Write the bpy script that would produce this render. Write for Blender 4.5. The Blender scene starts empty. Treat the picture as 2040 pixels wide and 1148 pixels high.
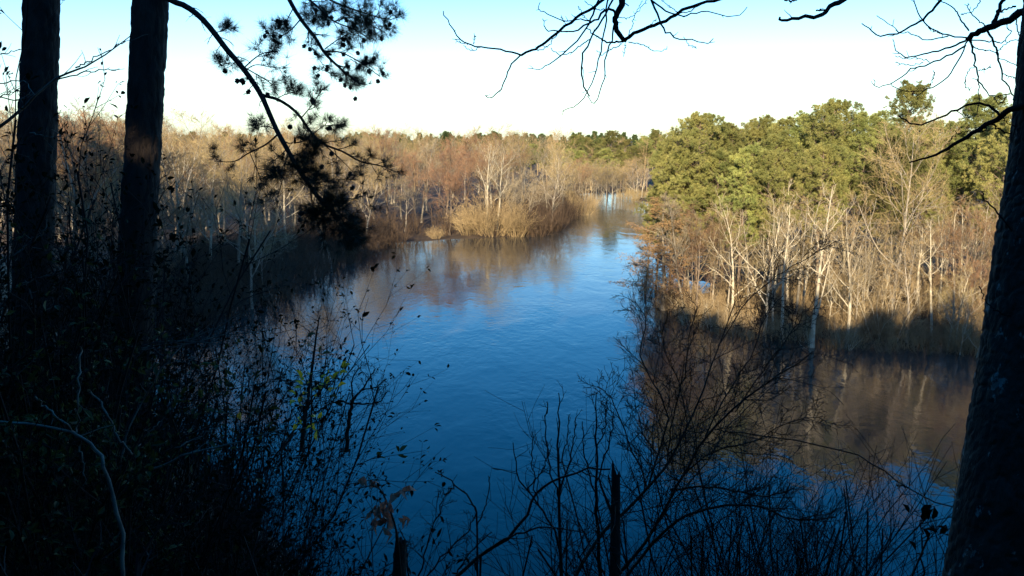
import bpy, math, random
import numpy as np

R_ = math.radians
scene = bpy.context.scene
COL = scene.collection

# ------------------------------------------------------------------ camera
F = 1664.0                       # focal length in photograph pixels
PITCH = R_(10.3)
CAM = np.array([0.0, 0.0, 24.0])
FW = np.array([0, math.cos(PITCH), -math.sin(PITCH)])
UP = np.array([0, math.sin(PITCH), math.cos(PITCH)])
RT = np.array([1.0, 0, 0])
cd = bpy.data.cameras.new('camera'); cam = bpy.data.objects.new('camera', cd); COL.objects.link(cam)
cam.location = CAM; cam.rotation_euler = (math.pi/2 - PITCH, 0, 0)
cd.sensor_width = 36; cd.lens = 36*F/2040; cd.clip_start = 0.1; cd.clip_end = 12000
scene.camera = cam

def at(px, py, d):
    return CAM + d*(FW + RT*(px-1020)/F + UP*(574-py)/F)
def onz(px, py, z=0.0):
    r = FW + RT*(px-1020)/F + UP*(574-py)/F
    return CAM + r*((z-CAM[2])/r[2])

# ------------------------------------------------------------------ light
SUN_EL, SUN_AZ = R_(19), R_(12)       # the sun is behind the camera, a little to its left
sd = bpy.data.lights.new('sun', 'SUN'); so = bpy.data.objects.new('sun', sd); COL.objects.link(so)
sd.energy = 4.9; sd.angle = R_(0.5); sd.color = (1.0, 0.83, 0.58)
from mathutils import Vector
tosun = Vector((-math.sin(SUN_AZ)*math.cos(SUN_EL), -math.cos(SUN_AZ)*math.cos(SUN_EL), math.sin(SUN_EL)))
so.rotation_euler = (-tosun).to_track_quat('-Z', 'Y').to_euler()
w = bpy.data.worlds.new('World'); scene.world = w; w.use_nodes = True
nt = w.node_tree; bg = nt.nodes['Background']
sky = nt.nodes.new('ShaderNodeTexSky'); sky.sky_type = 'NISHITA'; sky.sun_disc = False
sky.sun_elevation = SUN_EL; sky.sun_rotation = math.pi + SUN_AZ
sky.air_density = 1.0; sky.dust_density = 0.6; sky.ozone_density = 2.5; sky.altitude = 0
hs = nt.nodes.new('ShaderNodeHueSaturation')
wtc = nt.nodes.new('ShaderNodeTexCoord'); wsx = nt.nodes.new('ShaderNodeSeparateXYZ'); nt.links.new(wtc.outputs['Generated'], wsx.inputs[0])
def wmap(a, b, c, d, sock):
    m = nt.nodes.new('ShaderNodeMapRange'); m.interpolation_type = 'SMOOTHSTEP'
    for q, v in zip((1,2,3,4), (a,b,c,d)): m.inputs[q].default_value = v
    nt.links.new(wsx.outputs['Z'], m.inputs[0]); nt.links.new(m.outputs[0], sock)
wmap(.05, .24, 1.08, 1.46, hs.inputs['Saturation']); wmap(.0, .2, 1.0, 1.04, hs.inputs['Value'])
nt.links.new(sky.outputs[0], hs.inputs['Color']); wtint = nt.nodes.new('ShaderNodeMix'); wtint.data_type = 'RGBA'; wtint.blend_type = 'MULTIPLY'; wtint.inputs[0].default_value = 1
wtint.inputs[7].default_value = (.89, 1.03, 1.13, 1); nt.links.new(hs.outputs[0], wtint.inputs[6]); nt.links.new(wtint.outputs[2], bg.inputs[0])
bg.inputs[1].default_value = 0.096
scene.view_settings.view_transform = 'Standard'; scene.view_settings.look = 'None'
scene.view_settings.exposure = 1.38; scene.view_settings.gamma = 1
cy = scene.cycles
cy.max_bounces = 5; cy.diffuse_bounces = 2; cy.glossy_bounces = 3; cy.transmission_bounces = 3; cy.transparent_max_bounces = 6
cy.caustics_reflective = False; cy.caustics_refractive = False

# ------------------------------------------------------------------ materials
def mat(name, col, col2=None, scale=4.0, rough=0.85, vary=0.25, trans=0.0, bump=0.0, bscale=20, stretch=(1,1,1), spec=0.25, hue=0.0):
    m = bpy.data.materials.new(name); m.use_nodes = True
    n = m.node_tree.nodes; l = m.node_tree.links
    b = n['Principled BSDF']; b.inputs['Roughness'].default_value = rough
    b.inputs['Specular IOR Level'].default_value = spec
    tc = n.new('ShaderNodeTexCoord'); mp = n.new('ShaderNodeMapping'); mp.inputs['Scale'].default_value = stretch
    l.new(tc.outputs['Object'], mp.inputs[0])
    no = n.new('ShaderNodeTexNoise'); no.inputs['Scale'].default_value = scale; no.inputs['Detail'].default_value = 5
    l.new(mp.outputs[0], no.inputs['Vector'])
    cr = n.new('ShaderNodeValToRGB'); cr.color_ramp.elements[0].position = .3; cr.color_ramp.elements[1].position = .7
    c2 = col2 or tuple(c*0.6 for c in col)
    cr.color_ramp.elements[0].color = (*c2, 1); cr.color_ramp.elements[1].color = (*col, 1)
    l.new(no.outputs[0], cr.inputs[0])
    oi = n.new('ShaderNodeObjectInfo')
    mr = n.new('ShaderNodeMapRange'); mr.inputs[3].default_value = 1-vary; mr.inputs[4].default_value = 1+vary
    l.new(oi.outputs['Random'], mr.inputs[0])
    h = n.new('ShaderNodeHueSaturation'); l.new(cr.outputs[0], h.inputs['Color']); l.new(mr.outputs[0], h.inputs['Value'])
    if hue:
        wn = n.new('ShaderNodeTexWhiteNoise'); wn.noise_dimensions = '1D'; l.new(oi.outputs['Random'], wn.inputs['W'])
        m2 = n.new('ShaderNodeMapRange'); m2.inputs[3].default_value = .5-hue; m2.inputs[4].default_value = .5+hue
        l.new(wn.outputs['Value'], m2.inputs[0]); l.new(m2.outputs[0], h.inputs['Hue'])
    l.new(h.outputs[0], b.inputs['Base Color'])
    if bump:
        nb = n.new('ShaderNodeTexNoise'); nb.inputs['Scale'].default_value = bscale; nb.inputs['Detail'].default_value = 6
        l.new(mp.outputs[0], nb.inputs['Vector'])
        bp = n.new('ShaderNodeBump'); bp.inputs['Strength'].default_value = bump; bp.inputs['Distance'].default_value = .03
        l.new(nb.outputs[0], bp.inputs['Height']); l.new(bp.outputs[0], b.inputs['Normal'])
    if trans:
        t = n.new('ShaderNodeBsdfTranslucent'); l.new(h.outputs[0], t.inputs['Color'])
        mx = n.new('ShaderNodeMixShader'); mx.inputs[0].default_value = trans
        l.new(b.outputs[0], mx.inputs[1]); l.new(t.outputs[0], mx.inputs[2])
        l.new(mx.outputs[0], n['Material Output'].inputs['Surface'])
    return m

M = dict(
    pale_bark=mat('pale_bark', (.46,.41,.30), (.24,.20,.14), 1.6, vary=.2),
    grey_bark=mat('grey_bark', (.30,.26,.20), (.16,.135,.10), 1.5),
    brown_bark=mat('brown_bark', (.17,.13,.095), (.085,.065,.048), 1.5),
    pine_bark=mat('pine_bark', (.26,.19,.135), (.13,.095,.07), 2, vary=.2),
    tan_twig=mat('tan_twig', (.34,.255,.12), (.20,.148,.072), .5, vary=.25, hue=.01),
    grey_twig=mat('grey_twig', (.265,.215,.135), (.16,.128,.082), .5, vary=.2),
    russet_twig=mat('russet_twig', (.26,.15,.078), (.165,.098,.055), .5, vary=.25, hue=.01),
    gold_twig=mat('gold_twig', (.40,.295,.15), (.24,.17,.085), .6, vary=.15),
    pale_twig=mat('pale_twig', (.42,.33,.18), (.28,.21,.12), .6, vary=.15),
    rust_needle=mat('rust_needle', (.36,.235,.105), (.23,.145,.07), .6, vary=.15, trans=.2),
    pine_needle=mat('pine_needle', (.34,.32,.10), (.15,.17,.05), .35, rough=.6, vary=.34, trans=.22, hue=.018),
    far_needle=mat('far_needle', (.085,.115,.035), (.055,.085,.03), .03, rough=.7, trans=.15),
    shaded_bark=mat('shaded_bark', (.036,.026,.020), (.013,.010,.009), 9, bump=.8, bscale=22, stretch=(1,1,.3), vary=.1),  # foreground bark, its shade painted in as a near-black colour
    twig_shaded=mat('twig_shaded', (.017,.013,.011), (.009,.007,.006), 5, vary=.2),  # foreground shade put into the colour of twigs, brush and litter
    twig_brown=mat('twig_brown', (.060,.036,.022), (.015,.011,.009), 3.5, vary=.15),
    stick_pale=mat('stick_pale', (.20,.17,.14), (.06,.05,.042), 9, vary=.2),
    shaded_needle=mat('shaded_needle', (.016,.030,.014), (.010,.020,.011), 3, rough=.5, trans=.15),  # needles of the near pines, with their shade painted into the green
    cone=mat('cone', (.07,.045,.03), (.03,.02,.015), 40),
    brush_shaded=mat('brush_shaded', (.095,.062,.038), (.045,.031,.021), .4, vary=.2),  # left-bank shade painted into the brush colour
    brush_brown=mat('brush_brown', (.27,.195,.10), (.15,.105,.058), .35, vary=.2),
    leaf_shaded=mat('leaf_shaded', (.011,.016,.006), (.005,.008,.004), 5, rough=.8, vary=.3, trans=.15, spec=.06),  # thicket leaves darkened in colour to deepen the shade they stand in
    leaf_olive=mat('leaf_olive', (.10,.09,.02), (.02,.022,.006), 5, rough=.5, trans=.25),
    leaf_yellow=mat('leaf_yellow', (.98,.58,.03), (.62,.42,.04), 7, rough=.5, trans=.35),
    leaf_orange=mat('leaf_orange', (.70,.30,.03), (.45,.16,.02), 12, rough=.6, trans=.3),
    leaf_dead=mat('leaf_dead', (.70,.27,.17), (.26,.10,.07), 14, rough=.6, trans=.25),
)
def bark_mat():
    # lichen-spotted bark of the right-hand tree
    m = mat('lichen_bark', (.045,.037,.031), (.014,.012,.010), 10, bump=1.0, bscale=26, stretch=(1,1,.3), vary=0)
    n = m.node_tree.nodes; l = m.node_tree.links; b = n['Principled BSDF']
    src = b.inputs['Base Color'].links[0].from_socket
    tc = n.new('ShaderNodeTexCoord'); mp = n.new('ShaderNodeMapping'); mp.inputs['Scale'].default_value = (1,1,.45)
    l.new(tc.outputs['Object'], mp.inputs[0])
    a = n.new('ShaderNodeTexNoise'); a.inputs['Scale'].default_value = 14; a.inputs['Detail'].default_value = 8; a.inputs['Roughness'].default_value = .68
    l.new(mp.outputs[0], a.inputs['Vector'])
    r = n.new('ShaderNodeValToRGB'); r.color_ramp.elements[0].position = .60; r.color_ramp.elements[1].position = .64
    l.new(a.outputs[0], r.inputs[0])
    mx = n.new('ShaderNodeMix'); mx.data_type = 'RGBA'; l.new(r.outputs[0], mx.inputs[0])
    l.new(src, mx.inputs[6]); mx.inputs[7].default_value = (.17,.19,.185,1)
    l.new(mx.outputs[2], b.inputs['Base Color'])
    return m
M['lichen_bark'] = bark_mat()

def ground_mat():
    m = mat('woodland_floor', (.085,.058,.036), (.035,.025,.017), .35, vary=0, bump=.8, bscale=6)
    return m
def water_mat():
    m = bpy.data.materials.new('river_water'); m.use_nodes = True
    n = m.node_tree.nodes; l = m.node_tree.links; b = n['Principled BSDF']
    b.inputs['Base Color'].default_value = (.028,.031,.030,1)
    b.inputs['Roughness'].default_value = .045; b.inputs['IOR'].default_value = 1.333
    b.inputs['Specular IOR Level'].default_value = .5
    tc = n.new('ShaderNodeTexCoord')
    def noise(sc, stretch, det, rot=0):
        mp = n.new('ShaderNodeMapping'); mp.inputs['Scale'].default_value = stretch; mp.inputs['Rotation'].default_value = (0,0,rot)
        l.new(tc.outputs['Object'], mp.inputs[0])
        t = n.new('ShaderNodeTexNoise'); t.inputs['Scale'].default_value = sc; t.inputs['Detail'].default_value = det
        t.inputs['Distortion'].default_value = .6
        l.new(mp.outputs[0], t.inputs['Vector']); return t
    small = noise(1.1, (1,.75,1), 4)
    swirl = noise(.22, (1,.55,1), 5, R_(20))
    mask = noise(.035, (1.2,.8,1), 4, R_(15))
    mr = n.new('ShaderNodeMapRange'); mr.inputs[1].default_value = .40; mr.inputs[2].default_value = .62
    mr.inputs[3].default_value = .25; mr.inputs[4].default_value = 1
    l.new(mask.outputs[0], mr.inputs[0])
    sx = n.new('ShaderNodeSeparateXYZ'); l.new(tc.outputs['Object'], sx.inputs[0])
    mul = n.new('ShaderNodeMath'); mul.operation = 'MULTIPLY'; l.new(mr.outputs[0], mul.inputs[0]); mul.inputs[1].default_value = .13
    b1 = n.new('ShaderNodeBump'); b1.inputs['Distance'].default_value = .25; l.new(mul.outputs[0], b1.inputs['Strength']); l.new(small.outputs[0], b1.inputs['Height'])
    b2 = n.new('ShaderNodeBump'); b2.inputs['Distance'].default_value = .6; b2.inputs['Strength'].default_value = .12
    l.new(swirl.outputs[0], b2.inputs['Height']); l.new(b1.outputs[0], b2.inputs['Normal'])
    l.new(b2.outputs[0], b.inputs['Normal'])
    return m

# ------------------------------------------------------------------ geometry helpers
class Geo:
    def __init__(s): s.v = []; s.q = []; s.t = []; s.n = 0
    def add(s, V, Q=None, T=None):
        if Q is not None and len(Q): s.q.append(np.asarray(Q, np.int64)+s.n)
        if T is not None and len(T): s.t.append(np.asarray(T, np.int64)+s.n)
        s.v.append(np.asarray(V, float)); s.n += len(V); return s
    def arrays(s):
        V = np.concatenate(s.v) if s.v else np.zeros((0,3))
        Q = np.concatenate(s.q) if s.q else np.zeros((0,4), np.int64)
        T = np.concatenate(s.t) if s.t else np.zeros((0,3), np.int64)
        return V, Q, T
    def mesh(s, name, m, smooth=True, off=None):
        V, Q, T = s.arrays()
        if off is not None: V = V-np.asarray(off)
        me = bpy.data.meshes.new(name)
        me.vertices.add(len(V)); me.vertices.foreach_set('co', V.astype(np.float32).ravel())
        nl = len(Q)*4+len(T)*3
        me.loops.add(nl); me.loops.foreach_set('vertex_index', np.concatenate([Q.ravel(), T.ravel()]).astype(np.int32))
        me.polygons.add(len(Q)+len(T))
        st = np.concatenate([np.arange(len(Q))*4, len(Q)*4+np.arange(len(T))*3]).astype(np.int32)
        me.polygons.foreach_set('loop_start', st)
        me.polygons.foreach_set('use_smooth', np.full(len(Q)+len(T), smooth))
        me.update(calc_edges=True); me.validate()
        me.materials.append(m); return me

def nrm(v): return v/np.maximum(np.linalg.norm(v, axis=-1, keepdims=True), 1e-9)
def perp(T):
    ref = np.where(np.abs(T[..., 2:3]) > .9, np.array([1.0,0,0]), np.array([0,0,1.0]))
    U = nrm(np.cross(T, ref)); return U, np.cross(T, U)
def tubes(g, P, R, k=3):
    P = np.asarray(P, float); R = np.asarray(R, float)
    if P.ndim == 2: P = P[None]; R = R[None]
    m, n, _ = P.shape
    if m == 0: return g
    T = nrm(np.gradient(P, axis=1))
    main = nrm(P[:, -1]-P[:, 0]); U0, _w = perp(main)
    U = U0[:, None]-T*np.sum(U0[:, None]*T, -1, keepdims=True); U = nrm(U); W = np.cross(T, U)
    a = np.arange(k)*2*math.pi/k
    V = P[:, :, None]+R[:, :, None, None]*(np.cos(a)[:, None]*U[:, :, None]+np.sin(a)[:, None]*W[:, :, None])
    b = (np.arange(m)*n*k)[:, None, None]+(np.arange(n-1)*k)[None, :, None]
    j = np.arange(k)[None, None]; j2 = (j+1) % k
    Q = np.stack([b+j, b+j2, b+k+j2, b+k+j], -1).reshape(-1, 4)
    return g.add(V.reshape(-1, 3), Q)

def resample(pts, n):
    p = np.asarray(pts, float); m = len(p)
    if m == 2: t = np.linspace(0,1,n)[:,None]; return p[0]*(1-t)+p[1]*t
    q = np.vstack([2*p[0]-p[1], p, 2*p[-1]-p[-2]])
    out = []
    for s in np.linspace(0, m-1-1e-6, n):
        i = int(s); f = s-i; a, b, c, d = q[i], q[i+1], q[i+2], q[i+3]
        out.append(.5*((2*b)+(-a+c)*f+(2*a-5*b+4*c-d)*f*f+(-a+3*b-3*c+d)*f**3))
    return np.array(out)

def grow(rng, pos, d, L, r0, r1, n, wander, trop):
    """M polylines from pos along d; trop pulls the direction along a vector."""
    m = len(pos); P = np.zeros((m, n, 3)); P[:, 0] = pos; d = nrm(d)
    st = (L/(n-1))[:, None]
    for i in range(1, n):
        d = nrm(d+rng.normal(0, wander, (m, 3))+np.asarray(trop))
        P[:, i] = P[:, i-1]+d*st
    t = np.linspace(0, 1, n)[None]
    return P, r0[:, None]*(1-t)+np.broadcast_to(r1, (m,))[:, None]*t

def kids(rng, P, R, cnt, t0, t1, ang, lenf, rf, n=4, wander=.15, trop=(0,0,.05), taper=.5, lj=.35, rmin=.006, flat=0, rend=.45):
    m, pn, _ = P.shape; K = m*cnt
    idx = np.repeat(np.arange(m), cnt); j = np.tile(np.arange(cnt), m)
    t = t0+(t1-t0)*(j+rng.random(K))/cnt
    s = t*(pn-1); i = np.minimum(s.astype(int), pn-2); f = (s-i)[:, None]
    pos = P[idx, i]*(1-f)+P[idx, i+1]*f
    T = nrm(P[idx, i+1]-P[idx, i])
    rad = R[idx, i]*(1-f[:, 0])+R[idx, i+1]*f[:, 0]
    U, W = perp(T)
    az = j*2.4+rng.random(m)[idx]*6.28+rng.normal(0, .5, K)
    a = ang*(1+rng.normal(0, .22, K))
    pd = np.cos(az)[:, None]*U+np.sin(az)[:, None]*W
    if flat: pd[:, 2] *= (1-flat); pd = nrm(pd)
    d = np.cos(a)[:, None]*T+np.sin(a)[:, None]*pd
    plen = np.linalg.norm(np.diff(P, axis=1), axis=-1).sum(1)
    L = plen[idx]*lenf*(1-taper*(t-t0)/max(t1-t0, 1e-6))*(1+rng.uniform(-lj, lj, K))
    r0 = np.maximum(rad*rf, rmin)
    return grow(rng, pos, d, np.maximum(L, .02), r0, np.maximum(r0*rend, rmin*.6), n, wander, trop)

def blades(rng, g, C, D, m, L, wd, spread=1.0, up=.15):
    """m pointed blades at each centre, fanned about D."""
    K = len(C)
    c = np.repeat(C+rng.normal(0, L*.16, C.shape), m, 0); d0 = np.repeat(D, m, 0)
    d = nrm(d0+rng.normal(0, spread, (K*m, 3))+np.array([0,0,up]))
    l = (L*(.65+.7*rng.random(K*m)))[:, None]
    s = nrm(np.cross(d, rng.normal(0, 1, (K*m, 3))))*wd/2
    b = c+d*l*.08
    V = np.stack([b-s, b+s, b+d*l], 1).reshape(-1, 3)
    return g.add(V, None, np.arange(K*m*3).reshape(-1, 3))

def leaves(rng, g, C, D, size, wide=.45, spread=.8, fold=.18, droop=0.0):
    K = len(C)
    d = nrm(D+rng.normal(0, spread, (K, 3))+np.array([0,0,-droop]))
    s = nrm(np.cross(d, rng.normal(0, .5, (K, 3))+np.array([0,0,1.0]))); nn = np.cross(s, d)
    l = (size*(.4+1.0*rng.random(K)))[:, None]
    base = C+d*l*.12
    V = np.stack([base, base+d*l*.28+s*l*wide*.42+nn*l*fold*.7, base+d*l*.62+s*l*wide*.42+nn*l*fold, base+d*l-nn*l*fold*.4,
                  base+d*l*.62-s*l*wide*.42+nn*l*fold, base+d*l*.28-s*l*wide*.42+nn*l*fold*.7, base+d*l*.45], 1).reshape(-1, 3)
    o = (np.arange(K)*7)[:, None]
    Q = np.concatenate([o+np.array([[0,1,2,6]]), o+np.array([[6,2,3,4]]), o+np.array([[0,6,4,5]])], 0)
    return g.add(V, Q)

# ------------------------------------------------------------------ object helpers
def obj(name, me, parent=None, loc=None):
    o = bpy.data.objects.new(name, me); COL.objects.link(o)
    if parent is not None: o.parent = parent
    if loc is not None: o.location = loc
    return o
def thing(name, label, cat, loc=(0,0,0), rotz=0.0, scale=1.0, group=None, kind=None):
    o = bpy.data.objects.new(name, None); COL.objects.link(o)
    o.location = loc; o.rotation_euler = (0, 0, rotz)
    o.scale = scale if hasattr(scale, '__len__') else (scale,)*3
    o.empty_display_size = .3; o['label'] = label; o['category'] = cat
    if group: o['group'] = group
    if kind: o['kind'] = kind
    return o
def tag(o, label, cat=None, group=None, kind=None):
    o['label'] = label
    if cat: o['category'] = cat
    if group: o['group'] = group
    if kind: o['kind'] = kind
    return o
def plant(parts, name, label, cat, loc, rotz=0.0, scale=1.0, group=None):
    t = thing(name, label, cat, loc, rotz, scale, group)
    for pn, me in parts: obj(pn, me, t)
    return t

# ------------------------------------------------------------------ terrain
shore_l = [onz(*p)[:2] for p in [(1195,404),(1160,428),(1090,468),(1000,484),(900,482),(830,486),(750,505),(650,545),(560,600)]]
shore_r = [onz(*p)[:2] for p in [(1268,404),(1262,440),(1262,490),(1290,560),(1310,605),(1390,650),(1500,678),(1650,692),(1800,703),(1960,712)]]
RIVER = np.array([tuple(p) for p in shore_l]+[(-44,85),(-44,60),(-25,30),(0,20),(40,18),(120,18),(320,14),(320,84),(160,86)]
                 +[tuple(p) for p in shore_r[::-1]]+[(40,330),(75,345),(160,350),(160,366),(70,362),(20,350)])
def sdist(x, y):
    """distance to the river outline, negative inside it"""
    x = np.asarray(x, float); y = np.asarray(y, float)
    d = np.full(x.shape, 1e9); ins = np.zeros(x.shape, bool); n = len(RIVER)
    for i in range(n):
        ax, ay = RIVER[i]; bx, by = RIVER[(i+1) % n]
        ex, ey = bx-ax, by-ay
        t = np.clip(((x-ax)*ex+(y-ay)*ey)/(ex*ex+ey*ey), 0, 1)
        d = np.minimum(d, np.hypot(x-ax-t*ex, y-ay-t*ey))
        c = ((ay > y) != (by > y)) & (x < (bx-ax)*(y-ay)/((by-ay) if by != ay else 1e-9)+ax)
        ins ^= c
    return np.where(ins, -d, d)
def height(x, y):
    x = np.asarray(x, float); y = np.asarray(y, float)
    d = sdist(x, y)
    und = .35*np.sin(x*.21+y*.13)+.25*np.sin(x*.37-y*.29+1)+.15*np.sin(x*.9+2)*np.sin(y*.8)
    h = np.where(d < 0, np.maximum(-.45+d*.35, -3), -.45+np.minimum(d*.085, 2.0)+und*np.clip(d/9, 0, 1))
    h = h+np.clip((y-450)/900, 0, 1)*3
    edge = 1.3+np.clip((-x-2.2)*1.9, 0, 13)+np.clip((-30-x)*1.1, 0, 40)+np.clip((x-3)*.25, 0, 2)-np.clip((x-40)*.3, 0, 12)
    s = y-edge
    b = np.where(s > 0, 22.4-.82*s-.25*np.minimum(s, 4), 22.4+np.minimum(-s*.33, 11))+und*.35*np.clip(np.hypot(x, y)/6, 0, 1)
    return np.maximum(h, b)
def hz(x, y): return float(height(np.array([x]), np.array([y]))[0])

def axis(lo, hi, c, fine, gro):
    a = [c]; st = fine
    while a[-1] < hi: a.append(a[-1]+st); st = min(st*gro, 120)
    b = [c]; st = fine
    while b[-1] > lo: b.append(b[-1]-st); st = min(st*gro, 120)
    return np.array(b[:0:-1]+a)
gx = axis(-2600, 2600, 0, .5, 1.022); gy = axis(-160, 4200, 8, .5, 1.018)
X, Y = np.meshgrid(gx, gy); Z = height(X, Y)
g = Geo(); nx, ny = len(gx), len(gy)
i = (np.arange(ny-1)[:, None]*nx+np.arange(nx-1)[None]).ravel()
g.add(np.stack([X, Y, Z], -1).reshape(-1, 3), np.stack([i, i+1, i+nx+1, i+nx], -1))
o = obj('ground', g.mesh('ground', ground_mat()))
tag(o, 'brown leaf-strewn woodland floor of the bluff and flooded river banks', 'ground', kind='structure')
g = Geo()
wx = np.linspace(-150, 340, 60); wy = np.linspace(5, 420, 60); X, Y = np.meshgrid(wx, wy)
i = (np.arange(59)[:, None]*60+np.arange(59)[None]).ravel()
g.add(np.stack([X, Y, X*0], -1).reshape(-1, 3), np.stack([i, i+1, i+61, i+60], -1))
o = obj('river', g.mesh('river', water_mat()))
tag(o, 'blue swollen river winding between wooded banks', 'river', kind='structure')

# ------------------------------------------------------------------ tree kinds
def bare_tree(seed, H=20, spread=.42, bark='grey_bark', twig='tan_twig', nl=13, clear=.28, rise=.10, r=.24, lean=(0,0), dense=1.0, tw=.011, n3=7, n4=5):
    rng = np.random.default_rng(seed)
    tp, tr = grow(rng, np.zeros((1,3)), np.array([[lean[0], lean[1], 1.0]]), np.array([H*.93]), np.array([r]), .03, 11, .055, (0,0,.06))
    tr[:, 0] *= 1.35
    g1, g2 = Geo(), Geo()
    tubes(g1, tp, tr, 8)
    p1, r1 = kids(rng, tp, tr, nl, clear, .97, R_(48), spread, .52, 7, .13, (0,0,rise), .62, rmin=.03)
    tubes(g1, p1, r1, 5)
    p2, r2 = kids(rng, p1, r1, 7, .25, 1, R_(42), .5, .55, 5, .16, (0,0,rise*.8), .5, rmin=.018)
    tubes(g1, p2, r2, 4)
    p3, r3 = kids(rng, p2, r2, max(2, int(n3*dense)), .2, 1, R_(40), .55, .6, 4, .18, (0,0,.06), .4, rmin=tw*1.3)
    tubes(g2, p3, r3, 3)
    p4, r4 = kids(rng, p3, r3, max(2, int(n4*dense)), .2, 1, R_(36), .6, .7, 3, .2, (0,0,.05), .4, rmin=tw)
    tubes(g2, p4, r4, 3)
    return [('trunk', g1.mesh('trunk', M[bark])), ('crown', g2.mesh('crown', M[twig], False))], (g1, g2)

def pine_tree(seed, H=26, clear=.48, wide=.17, bark='pine_bark', needle='pine_needle', m=32, L=.31, wd=.040, nb=60, r=.26):
    rng = np.random.default_rng(seed)
    tp, tr = grow(rng, np.zeros((1,3)), np.array([[0,0,1.0]]), np.array([H*.97]), np.array([r]), .04, 12, .025, (0,0,.05))
    g1, g2 = Geo(), Geo(); tubes(g1, tp, tr, 8)
    K = nb; t = clear+(1-clear)*((np.arange(K)+rng.random(K))/K)**.9*.985
    s = t*11; i = np.minimum(s.astype(int), 10); f = (s-i)[:, None]
    pos = tp[0][i]*(1-f)+tp[0][i+1]*f
    u = (t-clear)/(1-clear)
    prof = np.sqrt(np.clip(1-(u*.97)**2.2, .05, 1))*(.55+.45*np.clip(u/.3, 0, 1))
    Lb = H*wide*prof*(.6+.65*rng.random(K))
    az = np.arange(K)*2.4+rng.normal(0, .5, K)
    el = R_(-5)+u*R_(48)
    d = np.stack([np.cos(az)*np.cos(el), np.sin(az)*np.cos(el), np.sin(el)], -1)
    p1, r1 = grow(rng, pos, d, Lb, np.maximum(.02, Lb*.018), .015, 6, .10, (0,0,.09))
    tubes(g1, p1, r1, 4)
    p2, r2 = kids(rng, p1, r1, 7, .3, 1, R_(50), .45, .5, 4, .15, (0,0,.08), .45, rmin=.012, flat=.4)
    tubes(g1, p2, r2, 3)
    p3, r3 = kids(rng, p2, r2, 3, .3, 1, R_(45), .5, .6, 3, .15, (0,0,.12), .3, rmin=.01)
    C = np.concatenate([p3[:, -1], p3[:, 1], p2[:, -1], p2[:, 2], p1[:, -1]])
    D = np.concatenate([nrm(p3[:, -1]-p3[:, 0])]*2+[nrm(p2[:, -1]-p2[:, 0]), nrm(p2[:, -1]-p2[:, 0]), nrm(p1[:, -1]-p1[:, 0])])
    blades(rng, g2, C, D*.6, m, L, wd, .7, .25)
    return [('trunk', g1.mesh('trunk', M[bark])), ('crown', g2.mesh('crown', M[needle], False))], (g1, g2)

def shrub(seed, H=3.0, ns=16, out=.5, twig='tan_twig', bark=None, n2=6, n3=5, tw=.008, droop=0.0, r=.03, clear=.2, br=0.25):
    rng = np.random.default_rng(seed)
    a = rng.random(ns)*6.283; rr = np.sqrt(rng.random(ns))*H*br
    pos = np.stack([np.cos(a)*rr, np.sin(a)*rr, rr*0-.1], -1)
    d = np.stack([np.cos(a)*out*rng.random(ns)*1.4, np.sin(a)*out*rng.random(ns)*1.4, np.ones(ns)], -1)
    p1, r1 = grow(rng, pos, d, H*(.6+.45*rng.random(ns)), np.full(ns, r), .008, 7, .12, (0,0,.04-droop))
    g1, g2 = Geo(), Geo(); tubes(g1, p1, r1, 4)
    p2, r2 = kids(rng, p1, r1, n2, clear, 1, R_(38), .45, .6, 4, .15, (0,0,.07-droop), .5, rmin=tw*1.2)
    tubes(g2, p2, r2, 3)
    p3, r3 = kids(rng, p2, r2, n3, .2, 1, R_(38), .5, .7, 3, .18, (0,0,.05), .4, rmin=tw)
    tubes(g2, p3, r3, 3)
    return [('stems', g1.mesh('stems', M[bark or twig])), ('crown', g2.mesh('crown', M[twig], False))], (g1, g2, p2, p3)

def scatter_mesh(rng, geos, pts, smin=.8, smax=1.2):
    out = Geo(); arr = [q.arrays() for q in geos]
    for (x, y, z, s) in pts:
        V, Q, T = arr[rng.integers(len(arr))]
        a = rng.random()*6.283; c, sn = math.cos(a), math.sin(a); k = s*rng.uniform(smin, smax)
        W = np.stack([V[:,0]*c-V[:,1]*sn, V[:,0]*sn+V[:,1]*c, V[:,2]*rng.uniform(.9,1.1)], -1)*k+np.array([x,y,z])
        out.add(W, Q, T)
    return out

# ================================================================== BACKGROUND WOODS
rng = np.random.default_rng(11)
BARE_TAN = [bare_tree(100+i, H=21, spread=.42+.04*(i % 3), lean=(.05*(i-1), .03)) for i in range(4)]
BARE_GREY = [bare_tree(120+i, H=21, spread=.40, bark='grey_bark', twig='grey_twig', clear=.3) for i in range(3)]
BARE_RUS = [bare_tree(140+i, H=20, spread=.46, bark='brown_bark', twig='russet_twig', nl=15, clear=.25, n3=8) for i in range(3)]
BARE_PALE = [bare_tree(160+i, H=21, spread=.46, bark='pale_bark', twig='tan_twig', dense=.75, r=.27, clear=.22) for i in range(3)]
PINES = [pine_tree(200+i, H=26, clear=.41+.05*(i % 3), wide=.165+.015*(i % 2)) for i in range(5)]
SHR_TAN = [shrub(300+i, H=4.5, ns=22, out=.5, twig='tan_twig') for i in range(3)]
SHR_GREY = [shrub(320+i, H=5.5, ns=20, out=.6, twig='grey_twig') for i in range(2)]
SHR_GOLD = [shrub(340+i, H=6.5, ns=64, out=.75, twig='gold_twig', n2=7, n3=5, tw=.011, br=.36, droop=.035) for i in range(2)]
SHR_PALE = [shrub(360+i, H=6.0, ns=18, out=.55, twig='pale_twig', bark='pale_bark', r=.045) for i in range(2)]

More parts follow.
